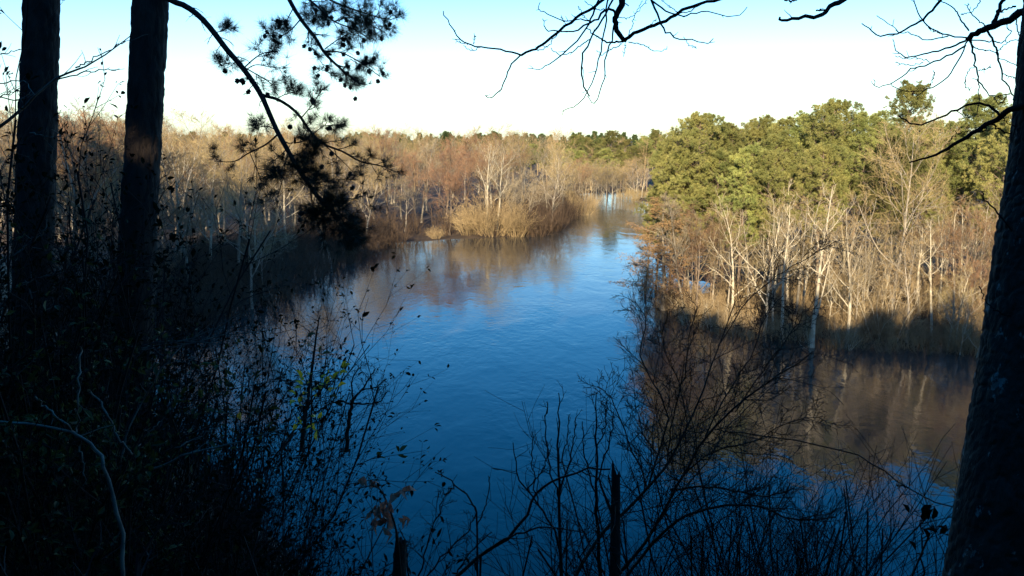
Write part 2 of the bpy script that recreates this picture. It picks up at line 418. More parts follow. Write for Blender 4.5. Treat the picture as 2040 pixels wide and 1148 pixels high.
def put(kind, i, name, label, cat, x, y, H, H0, group=None, rot=None, wide=1.0, sink=.15):
    s = H/H0
    return plant(kind[i % len(kind)][0], name, label, cat, (x, y, max(hz(x, y), -1.0)-sink), rng.random()*6.283 if rot is None else rot,
                 (s*wide, s*wide, s), group)
def top_h(px, py, d, z0=1.0):
    """height of a thing whose top shows at py when it stands at depth d"""
    return float(at(px, py, d)[2])-z0

used = []
def free(x, y, r):
    for (a, b) in used:
        if (a-x)**2+(b-y)**2 < r*r: return False
    used.append((x, y)); return True

# ---- single trees the photograph shows on the left bank
def hero(kind, i, name, label, cat, px, top, d, H0, group=None, wide=1.0, rot=None):
    p = at(px, 400, d); H = top_h(px, top, d, max(hz(p[0], p[1]), 0))
    used.append((p[0], p[1]))
    return put(kind, i, name, label, cat, p[0], p[1], H, H0, group, rot, wide)
SYC = [bare_tree(180+i, H=20, spread=.34, bark='pale_bark', twig='pale_twig', nl=9, clear=.38, dense=.6, r=.30, n3=5, n4=4, rise=.14) for i in range(3)]
hero(SYC, 0, 'sycamore_tree', 'tall pale-limbed bare tree rising straight behind the golden bush on the point', 'tree', 968, 270, 208, 20)
hero(SYC, 1, 'sycamore_tree', 'white forked bare tree just right of the tall pale tree behind the golden bush', 'tree', 990, 284, 206, 20)
hero(BARE_PALE, 0, 'sycamore_tree', 'pale wide-branched bare tree right beside the thicker of the two big pine trunks', 'tree', 352, 262, 140, 21, wide=1.2)
hero(BARE_PALE, 1, 'sycamore_tree', 'white crooked bare tree on the left bank beneath the drooping pine branch', 'tree', 408, 300, 138, 21)
hero(SYC, 2, 'sycamore_tree', 'slim white-stemmed tree of the left bank left of the drooping branch tip', 'tree', 505, 330, 140, 20, wide=.7)
hero(BARE_RUS, 0, 'oak_tree', 'round russet-crowned tree above the left-bank woods near the pine branch', 'tree', 395, 268, 165, 20, wide=1.1)
hero(BARE_RUS, 1, 'oak_tree', 'russet-crowned tree left of the tall pale trees on the point', 'tree', 830, 300, 212, 20, wide=1.1)
hero(BARE_RUS, 2, 'oak_tree', 'broad reddish-brown tree directly behind the golden bush at its left end', 'tree', 895, 318, 204, 20, wide=1.2)
hero(BARE_RUS, 0, 'oak_tree', 'tall reddish-brown tree showing between the two big pine trunks', 'tree', 175, 230, 118, 20, wide=1.1)
hero(BARE_RUS, 1, 'oak_tree', 'reddish-brown tree crowning the woods left of the thicker pine trunk', 'tree', 225, 236, 124, 20, wide=1.1)
hero(BARE_RUS, 2, 'oak_tree', 'russet tree just right of the thinner leftmost pine trunk', 'tree', 128, 226, 122, 20)
hero(BARE_GREY, 2, 'leaning_tree', 'low grey tree with wide arching limbs at the water left of the point', 'tree', 806, 352, 201, 21, wide=1.5)
for k, (px, top, d, lab) in enumerate([(1010, 352, 207, 'grey spreading tree leaning riverward behind the golden bush'),
        (1055, 345, 212, 'purplish-grey bare tree at the right end of the golden bush'),
        (1100, 352, 222, 'silvery arching bare tree over the water past the point'),
        (1030, 330, 226, 'tall grey bare tree behind the point of the left bank')]):
    hero(BARE_GREY, k, 'bare_tree', lab, 'tree', px, top, d, 21, wide=1.35)
for k, (px, top, d, wd, lab) in enumerate([(935, 428, 197, .95, 'golden leafless bush at the water edge, left end of the point'),
        (982, 402, 197, 1.0, 'golden leafless bush in the middle of the point'),
        (1030, 418, 198, .85, 'golden leafless bush at the right tip of the point'),
        (868, 460, 196, .9, 'low golden-brown bush at the shaded water edge left of the point'),
        (1160, 380, 262, .7, 'golden bush on the left bank near the far river bend'),
        (1180, 394, 285, .7, 'small golden bush beyond the other golden bush at the far bend')]):
    p = onz(px, 472 if k < 3 else (478 if k == 3 else (430 if k == 4 else 415)))
    put(SHR_GOLD, k, 'golden_bush', lab, 'bush', p[0], p[1]+(.8 if k < 4 else 1.5), top_h(px, top-4, p[1], 0), 5.6, None, None, wd*.9)

# ---- the massed trees of the left bank
G_L = 'leafless trees massed in the left-bank woods'
cnt = 0; tries = 0
while cnt < 205 and tries < 20000:
    tries += 1
    y = 88+ (rng.random()**.8)*270; x = rng.uniform(-.66*y-4, 30)
    sd_ = float(sdist(np.array([x]), np.array([y]))[0])
    if sd_ < (.5 if y > 110 else 2) or x > 22 or (x > -20 and y < 180): continue
    if hz(x, y) > 4 or (-27 < x < 18 and y < 204) : continue
    if not free(x, y, 4.2+y*.016): continue
    px = 1020+F*x/(y*math.cos(PITCH)+.001)
    top = 262+rng.uniform(4, 34)
    if px < 340: top -= 26
    H = min(max(24+(271-top)/F*y, 12), 29)
    if sd_ < 8 or rng.random() < .2: H *= rng.uniform(.55, .9)
    q = rng.random()
    red = .42 if (px < 300 or 820 < px < 960) else .11
    if q < red: put(BARE_RUS, cnt, 'bare_tree', 'leafless tree with a reddish-brown crown among the massed left-bank woods', 'tree', x, y, H, 20, G_L, wide=1.12)
    elif q < red+.12: put(BARE_PALE, cnt, 'bare_tree', 'leafless tree with whitish limbs among the massed left-bank woods', 'tree', x, y, H, 21, G_L, wide=1.12)
    elif q < red+.34: put(BARE_GREY, cnt, 'bare_tree', 'leafless tree with a dull grey crown among the massed left-bank woods', 'tree', x, y, H, 21, G_L, wide=1.12)
    else: put(BARE_TAN, cnt, 'bare_tree', 'leafless tree with a tan twiggy crown among the massed left-bank woods', 'tree', x, y, H, 21, G_L, wide=1.12)
    cnt += 1

# ---- far bank beyond the bend
G_F = 'leafless trees on the far bank beyond the bend'
for k in range(34):
    px = 1110+170*(k+rng.random())/34; d = rng.uniform(322, 352)
    p = at(px, 400, d); H = top_h(px, rng.uniform(305, 345), d, 1)
    put([BARE_TAN[0], BARE_PALE[0], BARE_TAN[1], BARE_PALE[1], BARE_TAN[2]], k, 'bare_tree', 'tan leafless tree on the far bank at the river bend, below the distant green pines', 'tree', p[0], p[1], H, 21, G_F, wide=1.1)
G_FP = 'distant pines above the river bend'
spots = [(1045,278),(1062,292),(1090,292),(1118,288),(1146,270),(1170,280),(1196,276),(1222,268),(1246,272),(1276,270),(1302,266),(1132,290),(1160,292),(1184,296),(1210,290),(1236,292),(1260,290),(1288,288),(1312,282),(1024,290)]
for k, (px, top) in enumerate(spots):
    d = rng.uniform(362, 420) if k < 11 else rng.uniform(352, 372); p = at(px, 400, d)
    put(PINES, k, 'distant_pine', 'dark green pine standing above the bare trees at the far river bend', 'pine', p[0], p[1], top_h(px, top-5+rng.uniform(-5, 9), d, 2), 26, G_FP, wide=1.4)

# ---- right-bank pines
pines = [(1340,262,124,'pine with the lowest dense crown at the river end of the pine stand'),
 (1395,220,120,'big rounded pine that tops the river end of the right-bank stand'),
 (1446,246,124,'pine at the right shoulder of the big rounded river-end pine'),
 (1503,236,128,'pine with a small pointed top right of the notch in the skyline'),
 (1556,262,121,'low broad pine between the pointed pine and the middle of the stand'),
 (1602,242,130,'pine just left of the highest crown in the middle of the stand'),
 (1653,216,124,'pine with the highest ragged crown in the middle of the stand'),
 (1700,243,122,'flat-topped pine left of the lone tall pine'),
 (1738,262,126,'low pine in front of the lone tall pine'),
 (1784,184,150,'lone tall pine standing clear above the rest of the stand'),
 (1832,264,119,'low pine in the gap right of the lone tall pine'),
 (1880,250,124,'pine at the left shoulder of the last tall crown'),
 (1922,203,122,'tall airy-crowned pine nearest the right foreground trunk'),
 (1985,232,114,'pine partly hidden by the right foreground trunk'),
 (1312,335,129,'short pine that closes the river end of the stand'),
 (1480,285,114,'small front pine below the notch in the skyline'),
 (1640,290,113,'front pine behind the white forked sycamore'),
 (1545,300,113,'small yellow-green front pine left of the white forked sycamore'),
 (1770,282,114,'front pine below the lone tall pine'),
 (1372,285,120,'front pine under the big rounded river-end pine'),
 (1425,296,117,'front pine standing right of the rusty cypress')]
for k, (px, top, d, lab) in enumerate(pines):
    p = at(px, 400, d); used.append((p[0], p[1]))
    put(PINES, k, 'pine_tree', lab, 'pine', p[0], p[1], top_h(px, top, d, .8), 26, None, None, 1.08)
cnt = 0
while cnt < 46:
    y = rng.uniform(122, 215); x = rng.uniform(.19*y, .78*y+20)
    if float(sdist(np.array([x]), np.array([y]))[0]) < 6 or not free(x, y, 5.0): continue
    put(PINES, cnt, 'pine_tree', 'green pine deep inside the right-bank stand behind the front crowns', 'pine', x, y, rng.uniform(21.5, 25.5), 26, 'pines deep in the right-bank stand', wide=1.25); cnt += 1

# ---- right-bank bare trees
S1 = [bare_tree(411, H=23, spread=.26, bark='pale_bark', twig='pale_twig', nl=11, clear=.42, dense=.5, r=.30, rise=.16, lean=(.03,0), n3=4, n4=3)]
S2 = [bare_tree(412, H=16, spread=.36, bark='pale_bark', twig='grey_twig', nl=8, clear=.55, dense=.6, r=.34, rise=.12)]
def heror(kind, i, name, label, px, base, top, H0, wide=1.0, rot=None, cat='tree', tilt=None):
    p = onz(px, base, .4); d = float(np.dot(p-CAM, FW)); used.append((p[0], p[1]))
    H = top_h(px, top, d, .3)
    o = put(kind, i, name, label, cat, p[0], p[1], H, H0, None, rot, wide)
    if tilt: o.rotation_euler = (tilt[0], tilt[1], o.rotation_euler[2])
    return o
heror(S1, 0, 'sycamore_tree', 'tall white sycamore with a long trunk and upright forks before the right-bank pines', 1618, 686, 318, 23, 1.0, .4)
heror(S2, 0, 'sycamore_tree', 'stout pale tree with a clean bare trunk right of the multi-stemmed shrub', 1829, 640, 440, 16, 1.0)
heror(BARE_PALE, 0, 'bare_tree', 'tan crooked tree with wide limbs in front of the pine trunks near the rusty cypress', 1455, 640, 385, 21, 1.0)
heror(BARE_PALE, 1, 'bare_tree', 'slender pale tree halfway between the cypress and the white sycamore', 1540, 655, 395, 21, .8)
heror(BARE_TAN, 1, 'bare_tree', 'tall straight leafless tree whose top reaches the pine crowns right of the white sycamore', 1775, 640, 245, 21, .85)
heror(BARE_PALE, 2, 'leaning_tree', 'white trunk leaning low over the shaded water left of the white sycamore', 1618, 692, 560, 21, .7, 1.0, tilt=(0, R_(-38)))
heror(BARE_PALE, 1, 'bare_tree', 'slender pale tree at the water edge right of the multi-stemmed shrub', 1912, 700, 560, 21, .7, tilt=(0, R_(-14)))
heror(BARE_PALE, 0, 'bare_tree', 'small white tree leaning left beside the right foreground trunk', 1945, 706, 570, 21, .8, tilt=(0, R_(10)))
heror(SHR_PALE, 0, 'multi_stemmed_shrub', 'large pale many-stemmed shrub standing at the water on the right bank', 1757, 668, 520, 6.4, 1.0, cat='shrub')
heror(SHR_PALE, 1, 'multi_stemmed_shrub', 'small V-shaped pale shrub at the water left of the large many-stemmed one', 1678, 688, 610, 6.4, .9, cat='shrub')
for k, (px, base, top, wd, lab) in enumerate([(1385, 640, 560, 1.2, 'straw-coloured shaggy bush hanging over the water below the cypress'),
      (1430, 652, 575, 1.2, 'straw-coloured shaggy bush right of the similar one below the cypress'),
      (1470, 662, 600, 1.2, 'straw-coloured bush at the edge of the shadow on the right bank'),
      (1330, 608, 560, 1.0, 'narrow straw-coloured bush at the foot of the rusty cypress')]):
    heror(SHR_PALE, k, 'straw_bush', lab, px, base, top, 6.4, wd, cat='bush')
def cypress(seed, H=14):
    r_ = np.random.default_rng(seed); g1, g2, g3 = Geo(), Geo(), Geo()
    tp, tr = grow(r_, np.zeros((1,3)), np.array([[0,0,1.0]]), np.array([H]), np.array([.22]), .02, 10, .03, (0,0,.05))
    tr[:, 0] *= 1.6; tubes(g1, tp, tr, 7)
    p1, r1 = kids(r_, tp, tr, 46, .18, .99, R_(82), .30, .3, 6, .07, (0,0,.02), .72, rmin=.02); tubes(g1, p1, r1, 4)
    p2, r2 = kids(r_, p1, r1, 9, .15, 1, R_(55), .35, .5, 4, .12, (0,0,-.02), .5, rmin=.01, flat=.6); tubes(g2, p2, r2, 3)
    p3, r3 = kids(r_, p2, r2, 4, .1, 1, R_(45), .5, .5, 3, .15, (0,0,-.05), .4, rmin=.007); tubes(g2, p3, r3, 3)
    C = np.concatenate([p3[:, -1], p3[:, 1], p2[:, -1]]); D = np.concatenate([p3[:, -1]-p3[:, 0]]*2+[p2[:, -1]-p2[:, 0]])
    blades(r_, g3, C, nrm(D)*.5+np.array([0,0,-.3]), 3, .22, .05, .7, 0)
    return [('trunk', g1.mesh('trunk', M['grey_bark'])), ('crown', g3.mesh('crown', M['rust_needle'], False)), ('twigs', g2.mesh('twigs', M['russet_twig'], False))]
CYP = [(cypress(501),), (cypress(502),)]
heror(CYP, 0, 'cypress_tree', 'rusty-needled cypress with level branches at the river end of the right bank', 1322, 612, 378, 14, 1.5)
heror(CYP, 1, 'cypress_tree', 'smaller rusty cypress leaning out over the river beside the larger one', 1286, 575, 440, 14, 1.3)
G_R = 'leafless trees along the right bank under the pines'
SLIM = [bare_tree(430+i, H=18, spread=.20, bark='pale_bark' if i % 2 else 'grey_bark', twig='tan_twig', nl=8, clear=.45, dense=.55, r=.21, rise=.16, lean=(.07*(i-1.5), 0), n3=4, n4=3) for i in range(4)]
cnt = 0; tries = 0
while cnt < 18 and tries < 4000:
    tries += 1
    y = rng.uniform(92, 112); x = rng.uniform(.17*y, .62*y)
    if float(sdist(np.array([x]), np.array([y]))[0]) < .4 or not free(x, y, 1.8): continue
    put(SLIM, cnt, 'slender_tree', 'slender straight-trunked leafless tree standing in the right-bank brush', 'tree', x, y, rng.uniform(12, 20), 18, 'slender trunks along the right bank'); cnt += 1
cnt = 0; tries = 0
while cnt < 80 and tries < 9000:
    tries += 1
    y = rng.uniform(92, 135); x = rng.uniform(.15*y, .64*y+4)
    if float(sdist(np.array([x]), np.array([y]))[0]) < .6 or not free(x, y, 2.2): continue
    H = rng.uniform(9, 19) if rng.random() < .7 else rng.uniform(5, 9)
    q = rng.random()
    if q < .46: put(BARE_TAN, cnt, 'bare_tree', 'tan leafless tree in the brush under the right-bank pines', 'tree', x, y, H, 21, G_R)
    elif q < .55: put(BARE_RUS, cnt, 'bare_tree', 'brown-crowned leafless tree in the brush under the right-bank pines', 'tree', x, y, H, 20, G_R)
    elif q < .88: put(BARE_PALE, cnt, 'bare_tree', 'whitish leafless tree in the brush under the right-bank pines', 'tree', x, y, H, 21, G_R)
    else: put(BARE_GREY, cnt, 'bare_tree', 'grey leafless tree in the brush under the right-bank pines', 'tree', x, y, H, 21, G_R)
    cnt += 1

# ---- brush nobody could count
def brush_pts(n, xr, yr, dmin, dmax, smin, smax, cond=None):
    out = []
    while len(out) < n:
        m = n*4; x = rng.uniform(*xr, m); y = rng.uniform(*yr, m); d = sdist(x, y); h = height(x, y)
        ok = (d > dmin) & (d < dmax) & (h < 6)
        if cond is not None: ok &= cond(x, y)
        for a, b, c in zip(x[ok], y[ok], h[ok]):
            out.append((a, b, c, rng.uniform(smin, smax)))
            if len(out) >= n: break
    return out
low = [shrub(380+i, H=3.2, ns=12, out=.6, n2=5, n3=4, tw=.010) for i in range(4)]
gl = [Geo().add(*Geo.arrays(q[1][0])).add(*Geo.arrays(q[1][1])) for q in low]
o = obj('undergrowth', scatter_mesh(rng, gl, brush_pts(420, (14, 84), (88, 124), -.7, 30, .5, 1.35, lambda x, y: x < .66*y+3))  .mesh('undergrowth', M['brush_brown'], False))
tag(o, 'brown leafless brush crowding the right bank below the trees', 'undergrowth', kind='stuff')
o = obj('undergrowth', scatter_mesh(rng, gl, brush_pts(640, (-120, 25), (82, 300), -.6, 22, .5, 2.2, lambda x, y: (x > -.68*y-3) & (x < 24) & ~((x > -24) & (x < 16) & (y < 201)))).mesh('undergrowth', M['brush_shaded'], False))
tag(o, 'leafless brush along the left bank and in its woods, coloured dark for the shade there', 'undergrowth', kind='stuff')
o = obj('undergrowth', scatter_mesh(rng, gl, brush_pts(120, (20, 95), (300, 345), .6, 30, .8, 1.5)).mesh('undergrowth', M['tan_twig'], False))
tag(o, 'tan brush along the far bank at the river bend', 'undergrowth', kind='stuff')

# ---- the far woods that read as one mass
fb = [bare_tree(600+i, H=21, spread=.45, nl=9, dense=.45, tw=.03, n3=5, n4=4)[1] for i in range(3)]
fbg = [Geo().add(*a.arrays()).add(*b.arrays()) for a, b in fb]
fpine = [pine_tree(620+i, H=24, m=9, L=.9, wd=.22, nb=30, wide=.19)[1] for i in range(3)]
fpg = [Geo().add(*a.arrays()).add(*b.arrays()) for a, b in fpine]
pts = []
while len(pts) < 330:
    y = 345+rng.random()**1.4*520; x = rng.uniform(-.68*y, .30*y)
    if float(sdist(np.array([x]), np.array([y]))[0]) < 2: continue
    pts.append((x, y, hz(x, y), rng.uniform(.8, 1.02)))
o = obj('far_woods', scatter_mesh(rng, fbg, pts).mesh('far_woods', M['tan_twig'], False))
tag(o, 'far leafless woodland fading to the skyline behind the left bank', 'woods', kind='stuff')
pts = []
for k in range(800):
    y = rng.uniform(520, 1900); x = rng.uniform(-.7*y, .72*y); pts.append((x, y, hz(x, y), rng.uniform(.76, .86)))
o = obj('far_pine_woods', scatter_mesh(rng, fpg, pts).mesh('far_pine_woods', M['far_needle'], False))
tag(o, 'low dark line of far pine woods along the skyline', 'woods', kind='stuff')

# ---- the wood on the bluff behind and to the left of the viewer: it shades everything near
G_B = 'pines on the bluff behind the viewer'
cnt = 0
BLUFF = [pine_tree(250+i, H=20, clear=.10, wide=.19, nb=60, m=20, L=.5, wd=.09) for i in range(3)]
for px, top, dd, yy, ww in ((1565, 545, 98, -26, 1.1), (1625, 585, 95, -33, .9), (1840, 640, 93, -27, 1.1), (1920, 625, 93, -34, 1.1), (1765, 655, 92, -40, .9), (1420, 618, 103, -24, .9), (1350, 618, 112, -38, .9), (1480, 632, 98, -42, 1.0), (1700, 640, 93, -20, .9), (1890, 612, 94, -20, 1.2), (1790, 630, 93, -46, 1.1), (1960, 640, 92, -42, 1.0)):
    q = at(px, top, dd); k_ = (q[1]-yy)/math.cos(SUN_AZ)
    x = q[0]-math.sin(SUN_AZ)*k_; zt = q[2]+math.tan(SUN_EL)*k_; used.append((x, yy))
    put(BLUFF, cnt, 'bluff_pine', 'pine in the wood on top of the bluff behind the viewpoint', 'pine', x, yy, zt-hz(x, yy), 20, G_B, wide=ww*20/(zt-hz(x, yy))); cnt += 1
for x, y, H in ((-8.2, -9.5, 12), (-6.4, -13, 12), (-10.5, -13.5, 13), (-5.2, -9, 10.5), (-11.5, -9, 12), (-2.5, -11, 11), (1.5, -9.5, 11), (4.5, -12, 12)):
    used.append((x, y)); put(BLUFF, cnt, 'bluff_pine', 'pine in the wood on top of the bluff behind the viewpoint', 'pine', x, y, H, 20, G_B, wide=1.5); cnt += 1
for (x0, x1, y0, y1, n, sp, h0, h1) in ((-16, 14, -18, -5, 26, 2.6, 9, 13), (-85, 64, -46, -8, 110, 3.8, 9.5, 15.5), (-130, -36, -5, 80, 120, 3.6, 17, 24)):
    c = 0
    for _t in range(4000):
        x = rng.uniform(x0, x1); y = rng.uniform(y0, y1)
        if c >= n: break
        if hz(x, y) < 15 or (x > -.8*y-8 and y > 0) or not free(x, y, sp): continue
        put(BLUFF, cnt, 'bluff_pine', 'pine in the wood on top of the bluff behind the viewpoint', 'pine', x, y, rng.uniform(h0, h1), 20, G_B, wide=1.15); cnt += 1; c += 1

# ================================================================== FOREGROUND
rng = np.random.default_rng(77)
def poly(pts, d, n=14, jit=0.0):
    """points given in photograph pixels, d one depth or (start, end), turned into a smooth line in space"""
    pts = resample([(float(a), float(b), 0) for a, b in pts], n)[:, :2]
    d0, d1 = d if hasattr(d, '__len__') else (d, d)
    dd = np.linspace(d0, d1, n)
    if jit: dd = dd+np.cumsum(rng.normal(0, jit, n))
    return np.array([at(p[0], p[1], q) for p, q in zip(pts, dd)])
def rad(w0, w1, d, n=14):
    return np.linspace(w0, w1, n)*.5/F*d
def to_ground(P, extra=.2):
    """carry the first point of a stem down to the ground under it"""
    p = P[0]; gz = hz(p[0], p[1])-extra
    if gz < p[2]-.05:
        k = 5; t = np.linspace(0, 1, k, endpoint=False)[:, None]
        d = nrm(P[0]-P[1]); q = np.array([p[0]+d[0]*.2, p[1]+d[1]*.2, gz])
        return np.vstack([q*(1-t)+p*t, P]), k
    return P, 0
def stem(g, P, R, k=6, ground=False):
    if ground:
        P, e = to_ground(P)
        if e: R = np.concatenate([np.linspace(R[0]*1.25, R[0], e, endpoint=False), R])
    return tubes(g, P, R, k)

def worley(u, v, seed, pu):
    r_ = np.random.default_rng(seed); nv = int(v.max())+3
    jx = r_.random((nv, pu)); jy = r_.random((nv, pu)); hh = r_.random((nv, pu))
    iu = np.floor(u).astype(int); iv = np.floor(v).astype(int)
    f1 = np.full(u.shape, 9.0); f2 = f1.copy(); hv = np.zeros(u.shape)
    for a in (-1,0,1):
        for b in (-1,0,1):
            cu = (iu+a) % pu; cv = np.clip(iv+b, 0, nv-1)
            d = np.hypot(iu+a+jx[cv, cu]-u, iv+b+jy[cv, cu]-v)
            m = d < f1
            f2 = np.where(m, f1, np.minimum(f2, d)); hv = np.where(m, hh[cv, cu], hv); f1 = np.where(m, d, f1)
    return f2-f1, hv
def bark_trunk(g, P, R, seed, k=72, n=300, amp=.022, pu=14, ph=.16, flare=0):
    Q = resample(P, n); t = np.linspace(0, 1, n); rr = np.interp(t, np.linspace(0, 1, len(R)), R)
    L = np.linalg.norm(np.diff(Q, axis=0), axis=1).sum()
    T = nrm(np.gradient(Q, axis=0)); U = nrm(np.cross(T, np.array([0,1.0,0]))); W = np.cross(T, U)
    a = np.arange(k)*2*math.pi/k
    uu, vv = np.meshgrid(np.arange(k)*pu/k, t*L/ph); 
    e, hv = worley(uu, vv+1, seed, pu)
    e2, hv2 = worley(uu*2, vv*2.3+1, seed+1, pu*2)
    disp = amp*(np.clip(e/.3, 0, 1)*(.45+.8*hv)+.35*np.clip(e2/.3, 0, 1)*hv2-.7)
    r2 = rr[:, None]+disp*np.clip(rr/.12, .2, 1)[:, None]
    V = Q[:, None]+r2[..., None]*(np.cos(a)[None, :, None]*U[:, None]+np.sin(a)[None, :, None]*W[:, None])
    b = (np.arange(n-1)*k)[:, None]; j = np.arange(k)[None]; j2 = (j+1) % k
    return g.add(V.reshape(-1, 3), np.stack([b+j, b+j2, b+k+j2, b+k+j], -1).reshape(-1, 4))

# ---- the two big pine trunks
def line_at(c0, c1, d, zlo, zhi):
    a = at(c0[0], c0[1], d); b = at(c1[0], c1[1], d*1.0)
    u = (a-b)/(a-b)[2]
    return b+u*(zlo-b[2]), b+u*(zhi-b[2])
def crown_for(lo, hi, seed, t0=.62, wide=.26, nb=46):
    r_ = np.random.default_rng(seed)
    P = (lo[None]*(1-np.linspace(0,1,12)[:,None])+hi[None]*np.linspace(0,1,12)[:,None])[None]; R = np.linspace(.2, .05, 12)[None]
    g1, g2 = Geo(), Geo()
    p1, r1 = kids(r_, P, R, nb, t0, .99, R_(75), wide, .35, 6, .1, (0,0,.1), .6, rmin=.02); tubes(g1, p1, r1, 5)
    p2, r2 = kids(r_, p1, r1, 6, .3, 1, R_(45), .42, .5, 4, .15, (0,0,.1), .45, rmin=.012); tubes(g1, p2, r2, 3)
    p3, r3 = kids(r_, p2, r2, 3, .3, 1, R_(45), .5, .6, 3, .15, (0,0,.1), .3, rmin=.008); tubes(g1, p3, r3, 3)
    C = np.concatenate([p3[:, -1], p2[:, -1], p2[:, 2]]); D = np.concatenate([nrm(p3[:, -1]-p3[:, 0]), nrm(p2[:, -1]-p2[:, 0]), nrm(p2[:, -1]-p2[:, 0])])
    blades(r_, g2, C, D*.6, 30, .3, .03, .7, .2)
    return g1, g2
def needle_twigs(P, R, cnt, lenf, t0, t1, g_w, g_n, L=.15, m=46, ang=45, sub=2, wd=.0024, trop=(0,0,.10), gaps=1):
    """short side twigs ending in needle brushes"""
    p, r = kids(rng, P, R, cnt, t0, t1, R_(ang), lenf, .5, 5, .14, trop, .35, rmin=.004); tubes(g_w, p, r, 4)
    q, s = kids(rng, p, r, sub, .35, .95, R_(45), .55, .7, 4, .14, trop, .3, rmin=.003); tubes(g_w, q, s, 3)
    C, D = [], []
    for a, ts in ((p, (.72, .88, 1)), (q, (.6, .82, 1))):
        for t in ts:
            i = min(int(t*(a.shape[1]-1)), a.shape[1]-2); f = t*(a.shape[1]-1)-i
            C.append(a[:, i]*(1-f)+a[:, i+1]*f); D.append(nrm(a[:, i+1]-a[:, i]))
    C = np.concatenate(C); D = np.concatenate(D)
    keep = rng.random(len(C)) < gaps
    blades(rng, g_n, C[keep], D[keep]*.75, m, L, wd, .55, .05)
    return p, q
CONE = []
def cones(parent, C, k, origin):
    if not CONE:
        q = Geo(); cone_geo(q, [np.zeros(3)]); CONE.append(q.mesh('cone', M['cone']))
    for c in C:
        o = obj('cone', CONE[0], parent, tuple(np.asarray(c)-origin)); o.rotation_euler = (rng.normal(0,.4), rng.normal(0,.4), rng.random()*6); o.scale = (k,)*3
def cone_geo(g, C, size=.028):
    for c in C:
        n, k = 6, 7; t = np.linspace(0, 1, n)
        rr = size*(np.sin(np.pi*(t*.86+.10))**.8)
        ax = nrm(np.array([rng.normal(0,.4), rng.normal(0,.4), -1.0])); P = c+ax*(t[:, None]*size*2.6)
        rr = rr*(1+.22*np.where(np.arange(n) % 2, 1, -1)); rr[0] = rr[-1] = size*.12
        tubes(g, P, rr, k)

# trunk 1, at the left edge
D1 = 9.2
lo, hi = line_at((83,0), (70,420), D1, 0, 44); gz = hz(lo[0]+(hi-lo)[0]*.42, lo[1]+(hi-lo)[1]*.42)
lo, hi = line_at((83,0), (70,420), D1, gz-.4, 42)
t = thing('pine_tree', 'thinner rough-barked pine trunk standing nearest the left edge of the view', 'pine', tuple(lo))
g = Geo(); bark_trunk(g, np.array([lo, (lo+hi)/2, hi]), [.21, .180, .172, .16, .145, .09], 5, n=420)
obj('trunk', g.mesh('trunk', M['shaded_bark'], True, lo), t)
a, b = crown_for(lo, hi, 8); obj('limbs', a.mesh('limbs', M['shaded_bark'], True, lo), t); obj('crown', b.mesh('crown', M['shaded_needle'], False, lo), t)

# trunk 2 with the drooping branch
D2 = 9.0
lo, hi = line_at((300,0), (270,560), D2, 0, 44); gz = hz(lo[0]+(hi-lo)[0]*.42, lo[1]+(hi-lo)[1]*.42)
lo, hi = line_at((300,0), (270,560), D2, gz-.4, 43)
pine2 = thing('pine_tree', 'thicker dark pine trunk with a needled branch drooping to its right', 'pine', tuple(lo))
g = Geo(); bark_trunk(g, np.array([lo, (lo+hi)/2, hi]), [.215, .182, .170, .16, .145, .09], 15, n=420, amp=.018)
obj('trunk', g.mesh('trunk', M['shaded_bark'], True, lo), pine2)
a, b = crown_for(lo, hi, 18); obj('limbs', a.mesh('limbs', M['shaded_bark'], True, lo), pine2); obj('crown', b.mesh('crown', M['shaded_needle'], False, lo), pine2)

def c1(L): return [(x/2.55, y/2.55) for x, y in L]
gb, gn, gc = Geo(), Geo(), Geo()
N = 22
DB = 8.6
main = poly([(300,-30)]+c1([(865,0),(940,30),(1020,90),(1090,170),(1150,250),(1220,330),(1280,410),(1330,490),(1370,580),(1410,670),(1460,760),(1510,850),(1570,940),(1640,1030),(1720,1110)]), (9.0, 7.6), 34)
tubes(gb, main, np.linspace(13, 7.5, 34)*.5/F*8.5, 9)
subs = [(c1([(1330,485),(1420,510),(1510,575),(1570,660),(1640,730),(1740,770),(1830,820),(1920,840),(1960,850)]), 14, 4, 8.3, 8.0),
 (c1([(1415,680),(1350,735),(1260,780),(1190,820),(1090,820)]), 8, 3, 8.2, 8.5),
 (c1([(1270,778),(1300,850),(1330,920)]), 4, 3, 8.3, 8.2),
 (c1([(1220,330),(1280,365),(1340,400),(1400,440)]), 6, 3, 8.6, 8.3),
 (c1([(1085,165),(1120,160),(1160,140)]), 4, 3, 8.8, 8.7),
 (c1([(1215,325),(1170,320),(1120,335)]), 4, 3, 8.6, 8.9),
 (c1([(1235,350),(1290,300),(1340,270),(1410,260)]), 6, 3, 8.6, 8.2),
 (c1([(1240,360),(1300,330),(1370,340),(1440,350)]), 5, 3, 8.5, 8.9),
 (c1([(1400,505),(1450,480),(1500,470)]), 4, 3, 8.3, 8.1),
 (c1([(1530,600),(1580,540),(1640,450)]), 5, 3, 8.2, 8.0),
 (c1([(1590,680),(1650,640),(1720,640)]), 4, 3, 8.2, 8.3),
 (c1([(1400,660),(1350,640),(1310,650)]), 4, 3, 8.2, 8.4),
 (c1([(1640,730),(1720,800),(1800,880)]), 5, 2, 8.2, 8.0),
 (c1([(1520,860),(1560,820),(1590,790)]), 4, 3, 8.0, 7.8)]
sp = np.array([poly(s[0], (s[3], s[4]), N) for s in subs]); sr = np.array([np.linspace(s[1]*.5, s[2]*.5, N)*.5/F*8.3 for s in subs])
tubes(gb, sp, sr, 6)
need = [0,1,2,3,4,5,6,7,8,9,10,11,13]
needle_twigs(sp[[0]], sr[[0]], 15, .12, .22, 1, gb, gn, ang=50, L=.095, m=34, gaps=.7)
